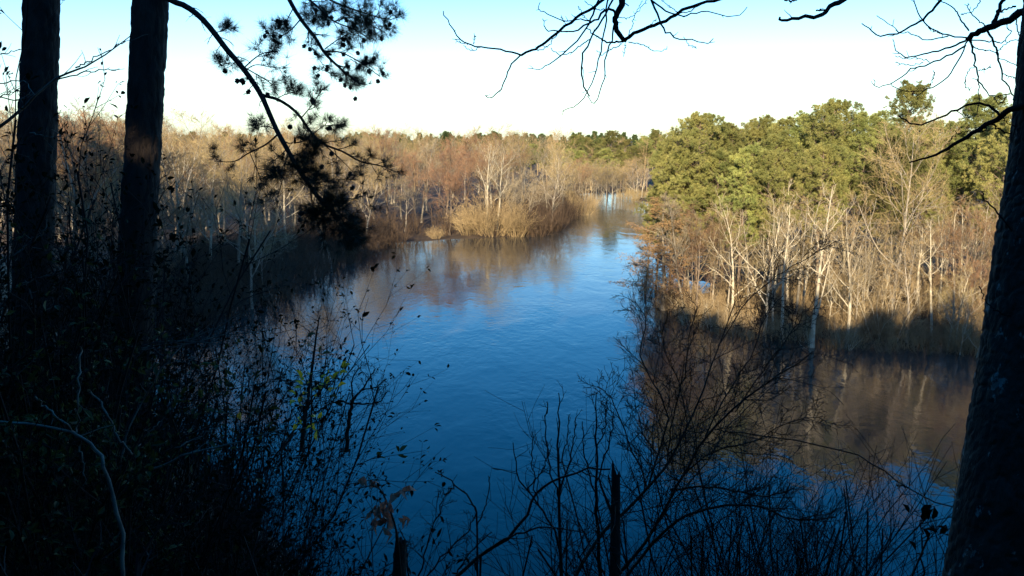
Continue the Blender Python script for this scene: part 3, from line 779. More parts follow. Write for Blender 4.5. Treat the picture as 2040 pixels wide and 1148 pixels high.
needle_twigs(sp[[1]], sr[[1]], 6, .20, .25, 1, gb, gn, ang=45, L=.095, m=34, gaps=.7)
k_ = [i for i in need if i > 1]
needle_twigs(sp[k_], sr[k_], 5, .32, .35, 1, gb, gn, ang=40, L=.10, m=34, gaps=.6)
blades(rng, gn, np.concatenate([sp[k_, -1], sp[k_, -3]]), np.concatenate([nrm(sp[k_, -1]-sp[k_, -4])]*2), 40, .10, .0032, .5, 0)
# the heavy needled end of the branch
endp = main[None, 21:]; er = np.linspace(.014, .010, endp.shape[1])[None]
for (cnt, lf, an) in ((11, .22, 55), (10, .34, 38)):
    needle_twigs(endp, er, cnt, lf, .12, 1, gb, gn, L=.12, m=70, ang=an, sub=3, gaps=.9)
needle_twigs(main[None, 27:], er[:, :7], 10, .65, .2, 1, gb, gn, L=.12, m=70, ang=40, sub=3, trop=(.10,0,-.08), gaps=.8)
# bare dead twiglets hanging from the branch
p, r = kids(rng, main[None, 4:20], np.full((1,16), .02), 16, 0, 1, R_(60), .12, .3, 5, .2, (0,0,-.18), .2, rmin=.003); tubes(gb, p, r, 3)
q, s = kids(rng, p, r, 2, .3, .9, R_(40), .5, .6, 4, .2, (0,0,-.1), .2, rmin=.002); tubes(gb, q, s, 3)
conepts = [at(x/2.55, y/2.55, 8.3) for x, y in [(1205,398),(1240,405),(1270,455),(1145,350),(1235,405),(1690,655),(1680,640),(1780,870),(1685,770),(1640,835),(1360,470),(1545,845),(1585,1065),(1530,1075),(1520,1105),(1800,945),(1475,640),(1590,500)]]
br = obj('branch', gb.mesh('branch', M['shaded_bark'], True, lo), pine2)
obj('needles', gn.mesh('needles', M['shaded_needle'], False, lo), br); cones(br, conepts, .85, lo)
# the upper spray that hangs into the frame
gb, gn, gc = Geo(), Geo(), Geo()
main = poly([(312,-420),(420,-330),(510,-140)]+c1([(1460,-20),(1530,100),(1600,190),(1650,270),(1720,340),(1780,390),(1830,430)]), (9.0, 8.2), 34)
tubes(gb, main, np.linspace(12, 3, 34)*.5/F*8.5, 8)
ss = [(c1([(1530,95),(1480,150),(1430,180),(1350,180)]), 6, 3, 8.4, 8.8), (c1([(1490,40),(1460,100),(1440,150)]), 5, 3, 8.4, 8.2),
 (c1([(1530,-40),(1620,40),(1700,110),(1800,150),(1880,200)]), 9, 3, 8.4, 8.0), (c1([(1700,110),(1780,90),(1870,120),(1960,170)]), 6, 3, 8.2, 8.0),
 (c1([(1600,-40),(1720,20),(1830,60),(1930,90),(1990,100)]), 9, 3, 8.2, 7.9), (c1([(1650,260),(1740,270),(1850,330),(1930,390)]), 7, 3, 8.3, 8.1),
 (c1([(1650,250),(1720,200),(1800,160)]), 5, 3, 8.3, 8.2), (c1([(1720,340),(1760,390),(1820,440)]), 4, 2, 8.3, 8.4),
 (c1([(1560,-60),(1600,60),(1650,130)]), 6, 3, 8.5, 8.8), (c1([(1780,300),(1830,330),(1880,320)]), 4, 2, 8.3, 8.4), (c1([(1600,180),(1580,230),(1640,330),(1660,370)]), 4, 2, 8.3, 8.6)]
sp = np.array([poly(s[0], (s[3], s[4]), N) for s in ss]); sr = np.array([np.linspace(s[1]*.5, s[2]*.5, N)*.5/F*8.3 for s in ss])
tubes(gb, sp, sr, 5)
needle_twigs(sp[[2,3,4,8]], sr[[2,3,4,8]], 13, .22, .05, 1, gb, gn, ang=50, L=.09, m=30, gaps=.85)
needle_twigs(sp[[0,1,5,6,7,9,10]], sr[[0,1,5,6,7,9,10]], 7, .22, .25, 1, gb, gn, ang=45, L=.09, m=28, gaps=.7)
needle_twigs(main[None, 16:], np.full((1,18), .02), 12, .12, 0, 1, gb, gn, ang=55, L=.085, m=26, gaps=.5)
cp = []
for i in range(46):
    s = sp[rng.integers(len(sp))]; q = s[rng.integers(6, N)]; cp.append(q+rng.normal(0, .05, 3))
br = obj('branch', gb.mesh('branch', M['shaded_bark'], True, lo), pine2)
obj('needles', gn.mesh('needles', M['shaded_needle'], False, lo), br); cones(br, cp, .75, lo)

# ---- the leaning right-hand tree with its bare limbs
DR = 4.0
cr_ = [(2180,-900),(2132,-300),(2098,60),(2082,300),(2062,480),(2040,690),(2018,900),(1992,1148),(1975,1320)]
P = poly(cr_, (4.2, 3.95), 40)[::-1]
g0 = hz(P[0][0], P[0][1]); P = np.vstack([np.array([P[0]+(P[0]-P[3])*.5*max(0.0, 1)]), P]); P[0][2] = min(P[0][2], g0-.3)
root = P[0].copy()
rtree = thing('hardwood_tree', 'leaning dark hardwood with pale lichen spots filling the right edge', 'tree', tuple(root))
g = Geo(); bark_trunk(g, P, [.27, .238, .212, .187, .172, .155, .14, .13, .11], 25, n=620, k=120, amp=.009, pu=26, ph=.15)
obj('trunk', g.mesh('trunk', M['lichen_bark'], True, root), rtree)
def c2(L): return [(800+x/3.1875, y/3.1875) for x, y in L]
def c3(L): return [(1400+x/3.1875, y/3.1875) for x, y in L]
def limb(name, items, twigs=2, lf=.10, mt='twig_shaded'):
    gb, gt = Geo(), Geo(); ps, rs = [], []
    for (pts, w0, w1, d0, d1) in items:
        n = 20; Pl = poly(pts, (d0, d1), n); Rl = np.linspace(w0, w1, n)*.5/F*(d0+d1)/2
        Pl[1:-1] += rng.normal(0, .0035, (n-2, 3))
        ps.append(Pl); rs.append(np.maximum(Rl, .0022)); tubes(gb, Pl, rs[-1], 6)
    ps = np.array(ps); rs = np.array(rs)
    p, r = kids(rng, ps, np.minimum(rs, .005), twigs, .35, 1, R_(48), lf, .6, 6, .17, (0,0,.05), .4, rmin=.0022); tubes(gt, p, r, 4)
    o = obj(name, gb.mesh(name, M[mt], True, root), rtree)
    if twigs: obj('sprays', gt.mesh('sprays', M[mt], True, root), o)
    return o
K = 3.1875
top = [([(2112,-120),(2000,-420),(1760,-560),(1500,-470),(1330,-240),(1262,-60)], 90, 40, 4.1, 5.2)]
top += [(c2(a), w0*.37, w1*.37, d0, d1) for a, w0, w1, d0, d1 in [
 ([(1473,-190),(1410,-60),(1390,40),(1360,100),(1355,140),(1380,210),(1415,265)], 44, 24, 5.2, 5.2),
 ([(1415,265),(1460,225),(1560,180),(1640,150),(1730,100),(1800,55),(1900,25),(2040,-10)], 22, 16, 5.2, 5.0),
 ([(1400,-60),(1290,-10),(1200,60),(1110,120),(1000,200),(900,280),(850,310),(760,352)], 18, 13, 5.2, 4.9),
 ([(760,352),(690,330),(600,312),(500,298),(430,285),(380,255),(320,180),(280,110),(265,70)], 11, 5, 4.9, 4.7),
 ([(755,352),(705,400),(670,470),(640,550),(600,595),(570,622),(545,615),(530,605)], 9, 4, 4.9, 4.8),
 ([(1395,-40),(1340,-10),(1290,100),(1240,180),(1190,270),(1150,360),(1140,460),(1160,540),(1180,600),(1195,610)], 13, 7, 5.2, 4.8),
 ([(1390,-50),(1310,0),(1300,120),(1290,200),(1270,300),(1245,410),(1220,500),(1175,590),(1120,665),(1060,690),(1020,708)], 11, 4, 5.2, 5.4),
 ([(1355,140),(1340,230),(1310,320),(1290,390),(1295,480),(1260,570),(1240,630),(1215,660),(1180,610)], 10, 4, 5.2, 5.5),
 ([(1390,-50),(1250,0),(1210,100),(1180,160),(1130,240),(1040,330),(980,380),(920,420),(870,440),(800,433)], 12, 4, 5.2, 5.6),
 ([(1200,250),(1150,280),(1100,320),(1040,345),(990,345),(950,305)], 7, 4, 5.1, 5.0),
 ([(1355,100),(1340,70),(1280,68),(1240,130),(1180,150),(1100,195),(1030,200),(940,200),(910,165),(895,120)], 16, 4, 5.2, 4.8),
 ([(1210,145),(1160,130),(1100,130),(1040,140),(970,105),(890,70),(870,55),(880,15)], 8, 4, 5.1, 4.9),
 ([(1400,265),(1320,270),(1260,245),(1210,210),(1180,170)], 12, 5, 5.2, 4.9),
 ([(1400,280),(1340,310),(1270,345),(1240,320)], 6, 3, 5.2, 5.1), ([(1440,268),(1520,280),(1580,315),(1640,325),(1685,310)], 6, 3, 5.2, 5.3),
 ([(1520,-160),(1590,0),(1620,80),(1650,160),(1690,210),(1760,245),(1850,255),(1940,280),(1980,245)], 14, 4, 5.1, 4.8),
 ([(1790,235),(1830,290),(1870,305)], 4, 3, 4.9, 4.9), ([(1420,275),(1420,310),(1408,360)], 4, 3, 5.2, 5.2),
 ([(1590,5),(1660,60),(1720,85),(1790,105),(1860,85),(1940,72),(2040,95),(2130,103),(2195,45)], 11, 4, 5.0, 4.7),
 ([(1440,230),(1470,130),(1500,60),(1530,10)], 5, 3, 5.2, 5.1), ([(1550,190),(1580,160),(1620,120)], 5, 3, 5.1, 5.0), ([(1380,110),(1450,110),(1510,60),(1560,0)], 5, 3, 5.2, 5.0),
 ([(1210,140),(1150,100),(1120,40)], 4, 3, 5.0, 4.9), ([(1040,160),(1015,105)], 3, 3, 5, 5), ([(455,280),(468,228)], 3, 3, 4.8, 4.8), ([(500,303),(450,322),(405,295)], 4, 3, 4.8, 4.8), ([(430,285),(380,275),(340,253)], 4, 3, 4.8, 4.8),
 ([(1000,200),(940,280),(880,320),(850,300)], 6, 4, 5, 5), ([(1290,60),(1240,60),(1160,5)], 6, 4, 5, 5), ([(1440,40),(1410,0),(1470,-60)], 6,6,5.2,5.2), ([(1900,30),(1780,85),(1700,40),(1650,0)], 7, 3, 5, 5)]]
limb('branch', top, 2, .08)
limb('branch', [([(1500,-470),(1640,-260),(1720,-60)]+c3([(900,-10),(850,20),(790,55),(740,100),(640,108),(560,122),(510,122),(490,110)]), 14, 4, 4.9, 4.6), (c3([(840,25),(780,62),(720,70)]), 5, 3, 4.65, 4.6), (c3([(640,-30),(570,8),(500,-10)]), 5, 3, 4.6, 4.6)], 1, .04)
up = [([(2106,-40),(2070,0)]+c3([(2060,60),(1960,110),(1820,180),(1740,210),(1680,250)]), 20, 11, 4.1, 4.4)]
up += [(c3(a), w0*.37, w1*.37, 4.4, d1) for a, w0, w1, d1 in [
 ([(1830,175),(1870,80),(1920,-10),(1960,-100)], 24, 16, 4.4), ([(1690,195),(1640,130),(1600,60),(1520,10),(1440,-30)], 9, 4, 4.6),
 ([(1680,240),(1560,230),(1490,200),(1420,160),(1370,90),(1340,20),(1330,-30)], 9, 5, 4.7), ([(1600,-80),(1510,5),(1460,60),(1400,120),(1340,165),(1240,210),(1120,228),(1060,190),(1010,150)], 16, 6, 4.7),
 ([(1670,260),(1580,300),(1480,325),(1390,345),(1300,360),(1250,340),(1215,300),(1207,250)], 12, 4, 4.6), ([(1670,290),(1580,340),(1500,380),(1400,420),(1330,435),(1280,480),(1200,530),(1120,550),(1090,540),(1085,505)], 11, 4, 4.5),
 ([(1690,250),(1660,290),(1620,400),(1580,470),(1500,530),(1430,560),(1370,580),(1290,575),(1200,545)], 9, 4, 4.2), ([(1690,250),(1720,330),(1730,420),(1750,500),(1790,570),(1840,610),(1950,600)], 12, 4, 4.2),
 ([(1810,200),(1850,270),(1875,330),(1890,430),(1920,520),(1960,590),(1985,640)], 12, 6, 4.3), ([(1690,255),(1840,265),(1900,270),(1950,210),(1930,140)], 8, 5, 4.3),
 ([(1700,265),(1740,310),(1830,325),(1900,370),(2000,420)], 7, 4, 4.2), ([(1560,230),(1430,255),(1330,220),(1250,200),(1180,150),(1105,100)], 7, 3, 4.9),
 ([(1800,170),(1740,120),(1690,60),(1685,20)], 7, 4, 4.5), ([(1760,0),(1740,40),(1700,80),(1640,95)], 6, 3, 4.6), ([(2000,60),(1990,120),(2010,220),(2030,300)], 8, 5, 4.2),
 ([(1750,450),(1800,440),(1830,430)], 4, 3, 4.2), ([(1730,420),(1680,460),(1665,540),(1695,575)], 4, 3, 4.3), ([(1450,545),(1460,500),(1475,465)], 4, 3, 4.3), ([(1440,395),(1380,370),(1300,375),(1220,355)], 5, 3, 4.5), ([(1400,400),(1300,415),(1225,400)], 5, 3, 4.6),
 ([(1870,85),(1920,60),(1990,40)], 10, 8, 4.3), ([(1870,330),(1900,300),(1960,260),(2030,255)], 6, 3, 4.3), ([(1750,500),(1755,580),(1755,680),(1710,745),(1600,700)], 6, 3, 4.2), ([(1900,470),(1990,500)], 3, 3, 4.2), ([(1840,610),(1880,660),(1930,610)], 4, 3, 4.2), ([(1395,125),(1460,190),(1530,215)], 6, 4, 4.6)]]
limb('branch', up, 2, .09)
low_ = [([(2060,200)]+c3([(1990,690),(1920,720),(1840,770),(1730,830),(1650,880),(1560,940),(1480,980),(1390,1010),(1310,1032)]), 15, 3, 4.05, 4.3)]
low_ += [(c3(a), w0*.37, w1*.37, 4.1, d1) for a, w0, w1, d1 in [([(1885,735),(1850,690),(1780,655),(1700,665),(1600,700),(1520,740),(1440,775),(1350,790),(1290,770),(1245,735)], 16, 8, 4.3), ([(1835,775),(1870,815),(1920,840),(1965,848)], 11, 6, 4.1), ([(1715,830),(1790,835),(1795,810),(1770,800)], 8, 5, 4.2), ([(1900,735),(1930,780),(1990,800)], 6, 4, 4.1)]]
low_ += [(c3([(1690,830),(1600,860),(1560,900)]), 2.2, 1.4, 4.2, 4.3)]
limb('branch', low_, 1, .05)
limb('branch', [([(2050,500),(1985,420),(1960,395),(1960,378)], 4, 2, 4.0, 4.1)], 1, .08)
limb('branch', [([(2040,640),(1985,620),(1962,600),(1950,570)], 3, 2, 3.95, 3.95)], 0)

# ---- stick crossing the leftmost trunk and the bare twigs round it
def woody(name, label, cat, items, d, mt, twigs=2, lf=.25, ground=False, tw2=0, trop=(0,0,.05), ang=42, n=16, leafm=None, leafn=0, lsize=.05, lwide=.45, ldroop=.1, t0=.2, tmin=.0022, parts=('stems','crown'), lab_leaf=None, jit=.02, pick=None):
    gs, gt, gl = Geo(), Geo(), Geo(); ps, rs = [], []
    base = None
    for it in items:
        pts, w0, w1 = it[:3]; dd = it[3] if len(it) > 3 else d
        Pl = poly(pts, dd, n, jit); Rl = np.maximum(np.linspace(w0, w1, n)*.5/F*(dd[0] if hasattr(dd, '__len__') else dd), tmin)
        Pl[1:-1] += rng.normal(0, .006, (n-2, 3))
        if base is None: base = Pl[0].copy()
        gr = it[4] if len(it) > 4 else (ground and (pts[0][1] > 1090))
        stem(gs, Pl, Rl, 6, gr)
        ps.append(Pl); rs.append(Rl)
    ps = np.array(ps); rs = np.array(rs)
    if ground: base[2] = hz(base[0], base[1])
    tips = ps[:, -1]; tdir = nrm(ps[:, -1]-ps[:, -3])
    if twigs:
        p, r = kids(rng, ps, np.minimum(rs, .007), twigs, t0, 1, R_(ang), lf, .6, 6, .13, trop, .45, rmin=tmin*1.1); tubes(gt, p, r, 4)
        tips = np.concatenate([p[:, -1], p[:, 3]]); tdir = np.concatenate([nrm(p[:, -1]-p[:, -2])]*2)
        if tw2:
            q, s = kids(rng, p, r, tw2, .15, 1, R_(42), .48, .75, 4, .15, trop, .4, rmin=tmin); tubes(gt, q, s, 3)
            tips = np.concatenate([q[:, -1], q[:, 2], p[:, -1]]); tdir = np.concatenate([nrm(q[:, -1]-q[:, -2])]*2+[nrm(p[:, -1]-p[:, -2])])
            if tw2 >= 4:
                q2, s2 = kids(rng, q, s, 2, .2, .95, R_(42), .55, .8, 3, .15, trop, .4, rmin=tmin*.9); tubes(gt, q2, s2, 3)
    t = thing(name, label, cat, tuple(base))
    obj(parts[0], gs.mesh(parts[0], M[mt], True, base), t)
    if twigs: obj(parts[1], gt.mesh(parts[1], M[mt], True, base), t)
    if leafm:
        k = rng.choice(len(tips), min(leafn, len(tips)*6)) if leafn > len(tips) else rng.choice(len(tips), leafn, replace=False)
        leaves(rng, gl, tips[k]+rng.normal(0, .012, (len(k), 3)), tdir[k], lsize, lwide, .7, .18, ldroop)
        obj('leaves', gl.mesh('leaves', M[leafm], False, base), t)
    return t
woody('bare_branch', 'pale bare branch crossing in front of the leftmost pine trunk', 'branch',
  [([(-60,290),(20,235),(60,205),(100,165),(150,140),(180,125),(230,95),(262,70)], 7, 1.5), ([(110,160),(160,145),(200,140),(238,137)], 3, 1.5), ([(150,135),(190,115),(250,83)], 3, 1.5),
   ([(-40,150),(0,165),(40,160),(70,190)], 3, 1.5), ([(-40,190),(0,195),(50,195),(90,170)], 3, 1.5), ([(-40,215),(10,190),(40,175)], 3, 1.5), ([(-30,110),(0,108),(40,98)], 2.5, 1.5), ([(60,265),(90,272),(125,272)],3,2)], (6.6, 6.2), 'stick_pale', 4, .22)

# ---- the big bare shrub and its neighbours at the bottom
big = [([(1140,1160),(1185,1085),(1230,1035),(1290,975),(1335,915),(1370,845),(1405,765),(1430,690),(1465,600)], 17, 3, (6.6,7.2)),
 ([(1220,1160),(1265,1105),(1310,1045),(1360,950),(1405,870),(1485,795),(1550,750),(1620,700)], 15, 3, (6.8,6.4)),
 ([(1290,975),(1310,905),(1330,835),(1310,775),(1275,705),(1290,640),(1265,600)], 9, 2.5, (6.8,7.3), False),
 ([(1330,920),(1340,840),(1360,760),(1370,690),(1390,610)], 7, 2, (6.9,6.5), False),
 ([(1360,950),(1420,900),(1500,880),(1570,840),(1640,830)], 7, 2, (6.6,6.0), False),
 ([(1405,870),(1440,800),(1500,700),(1520,640),(1560,590)], 7, 2, (6.5,6.9), False),
 ([(1290,975),(1270,920),(1240,850),(1215,790),(1190,770)], 7, 2, (6.8,6.2), False),
 ([(1335,975),(1405,970),(1465,978),(1520,990),(1575,975)], 10, 3, (6.7,6.0), False),
 ([(1250,1145),(1310,1070),(1370,1025),(1465,1005),(1520,1012),(1575,1035),(1665,1030)], 13, 4, (6.7,6.0)),
 ([(1310,905),(1280,860),(1265,800),(1260,740)], 5, 2, (6.8,7.4), False),
 ([(1430,690),(1490,600),(1540,555),(1600,520),(1665,480)], 4, 2, (7.2,7.4), False),
 ([(1420,900),(1470,830),(1540,770),(1590,690)], 5, 2, (6.5,7.3), False),
 ([(1370,845),(1350,760),(1320,690),(1330,620)], 5, 2, (7,6.4), False),
 ([(1465,820),(1520,740),(1580,660),(1600,620)], 5, 2, (6.5,6.0), False),
 ([(1300,1060),(1340,1000),(1400,930),(1440,860),(1450,760)], 7, 2, (6.8,7.6), False),
 ([(1280,990),(1300,930),(1380,880),(1470,900),(1560,910)], 5, 2, (6.8,6.2), False)]
big = [(b[0], b[1]*.5, b[2]*.7)+tuple(b[3:]) for b in big]
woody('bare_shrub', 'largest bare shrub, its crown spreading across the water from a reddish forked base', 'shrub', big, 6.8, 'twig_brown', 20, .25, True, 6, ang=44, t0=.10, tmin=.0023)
woody('bare_sapling', 'slim upright bare sapling at the bottom left of the broken snag', 'sapling', [([(1119,1165),(1115,1070),(1113,950),(1112,860),(1113,783)], 9, 2),
  ([(1115,1000),(1095,930),(1088,850),(1090,800)], 4, 2), ([(1115,980),(1140,900),(1148,830)], 4, 2), ([(1113,930),(1130,880),(1133,830)], 3, 2)], 6.2, 'twig_shaded', 6, .17, True, 2, ang=32)
woody('bare_sapling', 'bare sapling rising just left of the snag, with short upright twigs', 'sapling', [([(1195,1165),(1190,1060),(1188,950),(1187,865),(1188,782)], 9, 2),
  ([(1188,990),(1165,910),(1160,840)], 4, 2), ([(1188,960),(1215,880),(1222,820)], 4, 2), ([(1187,900),(1205,850),(1208,800)], 3, 2)], 6.4, 'twig_shaded', 6, .16, True, 2, ang=34)
woody('bare_sapling', 'crooked little bare sapling with hanging buds at the left of the bottom thicket', 'sapling', [([(1118,1165),(1112,1080),(1075,1012),(1034,953),(1022,882)], 6, 2), ([(1075,1012),(1062,940),(1060,860)], 3, 2), ([(1050,975),(1085,930),(1090,880)], 3, 2)], 6.0, 'twig_shaded', 6, .2, True, 2)
woody('arching_branch', 'long thin branch arching over from the bottom to the broken snag', 'branch', [([(890,1165),(958,1106),(1016,1065),(1052,1012),(1075,976),(1110,953),(1170,935),(1216,935)], 8, 3), ([(958,1106),(1016,1070),(1087,1050),(1170,1065)], 5, 2)], 6.0, 'twig_shaded', 5, .16, True, 2)
woody('bare_sapling', 'curved sprig with a single drooping bud over dark water at the bottom', 'sapling', [([(952,1165),(950,1040),(940,1000),(905,965),(867,941)], 5, 2), ([(905,965),(895,980),(885,985)], 3, 3), ([(880,950),(878,940),(872,937)], 2.5, 2), ([(950,1050),(970,1000),(975,950)], 3, 2)], 5.6, 'twig_shaded', 3, .12, True, 0)
woody('bare_shrub', 'faint low bare shrub at the bottom left of the curved sprig', 'shrub', [([(830,1165),(850,1090),(870,1030),(885,990)], 4, 2), ([(840,1165),(880,1110),(930,1060),(950,1020)], 4, 2), ([(815,1165),(810,1100),(800,1060)], 4, 2), ([(900,1165),(930,1110),(980,1060)], 4, 2)], 6.4, 'twig_shaded', 7, .28, True, 4)
# broken snag
def snag(name, label, pts, w0, w1, d, prong=None):
    P = poly(pts, d, 14); P, e = to_ground(P); n = len(P)
    g = Geo(); R = np.linspace(w0*1.15, w1, n)*.5/F*d; bark_trunk(g, P, R, 31, k=28, n=110, amp=.008, pu=9, ph=.12)
    V = g.v[0]; k = 28   # splinter the broken top
    topi = np.arange(len(V)-k*4, len(V)); ang = (topi % k)/k*6.283
    V[topi, 2] += (np.sin(ang+1)*.5+.35*np.sin(ang*3))*w1/F*d*1.5*np.repeat(np.array([.1,.4,.8,1.2]), k)
    # close the top
    g.add(np.vstack([V[-k:], V[-k:].mean(0)[None]-np.array([0,0,.04])]), None, np.array([[j, (j+1) % k, k] for j in range(k)]))
    if prong: tubes(g, poly(prong, d, 10), np.linspace(7, 3, 10)*.5/F*d, 7)
    b = P[0].copy(); t = thing(name, label, 'snag', tuple(b)); obj('trunk', g.mesh('trunk', M['shaded_bark'], True, b), t); return t
snag('broken_snag', 'dark broken-off snag with a side prong standing in the bottom thicket', [(1225,1165),(1226,1050),(1227,941)], 22, 17, 6.3, [(1226,1045),(1212,1005),(1198,970),(1193,950)])
snag('broken_post', 'short dark broken stump right below the cluster of dead leaves', [(795,1165),(797,1110),(799,1076)], 28, 22, 4.6)
# lower right tangle
def tangle(label, px, py, d, H, seed, ns=14, out=.6, mt='twig_shaded', leafm=None, ln=0, lsize=.05, name='bare_shrub', droop=0.0, n2=7, n3=5, cat='shrub', wide=.45, br=.2, lift=0.0, r=.012):
    p = at(px, py, d); x, y = p[0], p[1]; z = hz(x, y)
    parts, (g1, g2, p2, p3) = shrub(seed, H, ns, out, mt, None, n2, n3, .0026, droop, r, .2, br)
    t = plant(parts, name, label, cat, (x, y, z), rng.random()*6.283)
    if leafm:
        C = np.concatenate([p3[:, -1], p3[:, 1], p2[:, -1]]); D = np.concatenate([nrm(p3[:, -1]-p3[:, 0])]*2+[nrm(p2[:, -1]-p2[:, -2])])
        k = rng.choice(len(C), ln); g = Geo(); leaves(rng, g, C[k]+rng.normal(0, .008, (ln, 3)), D[k], lsize, wide, .8, .15, .1)
        obj('leaves', g.mesh('leaves', M[leafm], False), t)
    return t
def h_to(px, pytop, d):
    q = at(px, pytop, d); return max(q[2]-hz(q[0], q[1]), .4)
for k, (px, tp, d, ns, lab) in enumerate([(1480, 900, 7.6, 14, 'tangled bare shrub in the lower right thicket, nearest the big bare shrub'), (1590, 930, 7.2, 15, 'tangled bare shrub in the middle of the lower right thicket'),
   (1690, 900, 7.8, 15, 'tallest tangled bare shrub of the lower right thicket'), (1770, 960, 6.6, 13, 'low bare shrub at the right end of the lower right thicket'), (1370, 1010, 6.0, 12, 'low bare shrub below the forked base of the big shrub'),
   (1540, 1040, 5.6, 14, 'dense low bare shrub at the bottom edge of the lower right thicket'), (1660, 1050, 5.8, 14, 'dense low bare shrub at the bottom edge near the right trunk'), (1280, 1060, 5.8, 9, 'small bare shrub at the foot of the broken snag'), (1030, 1080, 6.4, 8, 'small bare shrub at the bottom under the arching branch')]):
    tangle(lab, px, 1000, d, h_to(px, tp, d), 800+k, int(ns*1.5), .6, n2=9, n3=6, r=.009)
woody('vine', 'thin bare vine slanting across the lower right from the big shrub to the right trunk', 'vine', [([(1440,860),(1520,870),(1600,880),(1690,900),(1750,935),(1805,970),(1860,1000),(1925,1018)], 2.6, 2), ([(1805,970),(1795,965),(1788,968)], 5, 3)], (6.4, 4.6), 'twig_shaded', 2, .06)
woody('leafy_stem', 'thin upright stem with a few withered leaves beside the right trunk', 'stem', [([(1840,1170),(1838,1100),(1837,1060),(1835,1030)], 4, 2)], 4.8, 'twig_shaded', 7, .2, True, 0, leafm='leaf_shaded', leafn=14, lsize=.07, lwide=.55, t0=.3, ang=60)

# ---- left side thicket
woody('dead_cedar', 'small dead bare conifer with a spindly spike standing over the water on the left', 'tree', [([(600,900),(612,800),(622,730),(630,670),(638,628)], 9, 2)], 13.5, 'twig_shaded', 30, .26, True, 3, ang=72, t0=.12, tmin=.004, trop=(0,0,.03))
woody('bare_tree', 'small round-crowned bare tree outlined against the blue water on the left', 'tree', [([(690,900),(694,850),(700,810),(703,795)], 9, 6), ([(703,797),(720,778),(735,755),(748,735)], 5, 2), ([(700,803),(730,805),(755,800),(772,780)], 4, 2), ([(700,806),(670,800),(640,815),(600,840)], 4, 2), ([(703,795),(700,770),(706,745),(720,728)], 4, 2), ([(720,778),(750,770),(770,755)], 3, 2)], 11.5, 'twig_shaded', 7, .34, True, 5, t0=.25, tmin=.003)
woody('yellow_leaved_sapling', 'holly-like sapling holding bright yellow-green leaves above the water', 'sapling', [([(560,900),(590,850),(615,810),(640,770),(665,745)], 5, 2), ([(590,850),(610,840),(635,842)], 3, 2), ([(600,830),(598,800),(605,780)], 3, 2), ([(640,770),(625,760),(612,765)], 2.5, 2), ([(640,768),(655,765),(672,750)], 2.5, 2)], 5.0, 'twig_brown', 4, .2, True, 0, leafm='leaf_yellow', leafn=46, lsize=.052, lwide=.6, t0=.45)
woody('dead_leaf_sprig', 'twig ending in one withered orange leaf in the dark left thicket', 'sprig', [([(330,900),(380,865),(420,852),(450,830),(476,815)], 4, 2)], 4.6, 'twig_brown', 0, jit=0)
o = [x for x in COL.objects if x.name.startswith('dead_leaf_sprig')][-1]
g = Geo(); c = at(477, 818, 4.6); leaves(rng, g, c[None], np.array([[.1,-.1,-1.0]]), .055, .7, .05, .2); obj('leaf', g.mesh('leaf', M['leaf_orange'], False, np.array(o.location)), o)
# hanging cluster of dead leaves
g = Geo(); gs = Geo(); c0 = at(757, 985, 4.4)
st_ = poly([(800,1165),(790,1060),(770,1000),(757,975),(740,968),(720,972)], 4.4, 16); stem(gs, st_, np.linspace(5, 2, 16)*.5/F*4.4, 6, True)
C = np.array([at(765+rng.normal(0, 13), 1012+rng.normal(0, 14), 4.4+rng.normal(0, .04)) for _ in range(26)]+[at(735+rng.normal(0,10), 972, 4.4) for _ in range(5)]+[at(785+rng.normal(0,10), 990+rng.normal(0,4), 4.4) for _ in range(5)])
D = np.array([[rng.normal(0,.3), rng.normal(0,.3), -1.0] for _ in range(26)]+[[rng.normal(0,1), rng.normal(0,.3), 0] for _ in range(10)])
leaves(rng, g, C, D, .085, .38, .25, .35)
b = st_[0]; t = thing('dead_leaf_cluster', 'drooping cluster of pinkish-brown dead leaves above the short stump', 'leaf cluster', tuple(b))
obj('stem', gs.mesh('stem', M['twig_brown'], True, b), t); obj('leaves', g.mesh('leaves', M['leaf_dead'], False, b), t)
# pale sticks lying through the thicket
woody('fallen_branch', 'pale bent fallen branch running down through the dark lower-left thicket', 'branch', [([(-20,838),(60,848),(150,862),(185,890),(205,920),(225,980),(240,1060),(246,1165)], 5, 9), ([(70,790),(110,828),(150,862)], 4, 4), ([(160,690),(156,770),(153,862)], 3, 3), ([(158,890),(165,930),(172,965)], 4, 2), ([(0,870),(15,895),(30,925)], 4, 2)], 4.7, 'stick_pale', 2, .12)
woody('leaning_stick', 'long thin pale stick slanting up to the right in the lower-left thicket', 'stick', [([(240,920),(252,875),(290,790),(330,725),(362,690)], 4, 2), ([(275,890),(300,860),(330,830)], 3, 2)], 5.4, 'stick_pale', 2, .1)
woody('leaning_stick', 'dark stick slanting down to the right beside the pale fallen branch', 'stick', [([(180,780),(210,820),(235,870),(262,905)], 4, 5)], 5.2, 'stick_pale', 3, .15)
woody('fallen_branch', 'long pale horizontal branch with knobby bark across the left thicket', 'branch', [([(-20,735),(45,712),(110,708),(170,705),(220,695),(280,690),(350,680),(430,685)], 5, 2), ([(230,695),(320,688),(400,668),(480,625)], 3, 2), ([(250,692),(330,695),(430,672),(520,660)], 3, 1.5), ([(300,695),(340,715),(370,722)], 3, 1.5), ([(-20,620),(40,610),(90,620),(140,560)], 3, 2)], 7.0, 'stick_pale', 4, .15)
woody('bare_branch', 'thin grey branches fanning upward through the leaves at the left edge', 'branch', [([(-30,545),(40,500),(80,470),(90,455)], 4, 2), ([(-20,600),(60,560),(130,540)], 3, 2), ([(30,520),(60,480),(85,462)], 2, 1.5), ([(50,560),(62,590),(72,620)], 3, 2)], 6.5, 'stick_pale', 4, .2)
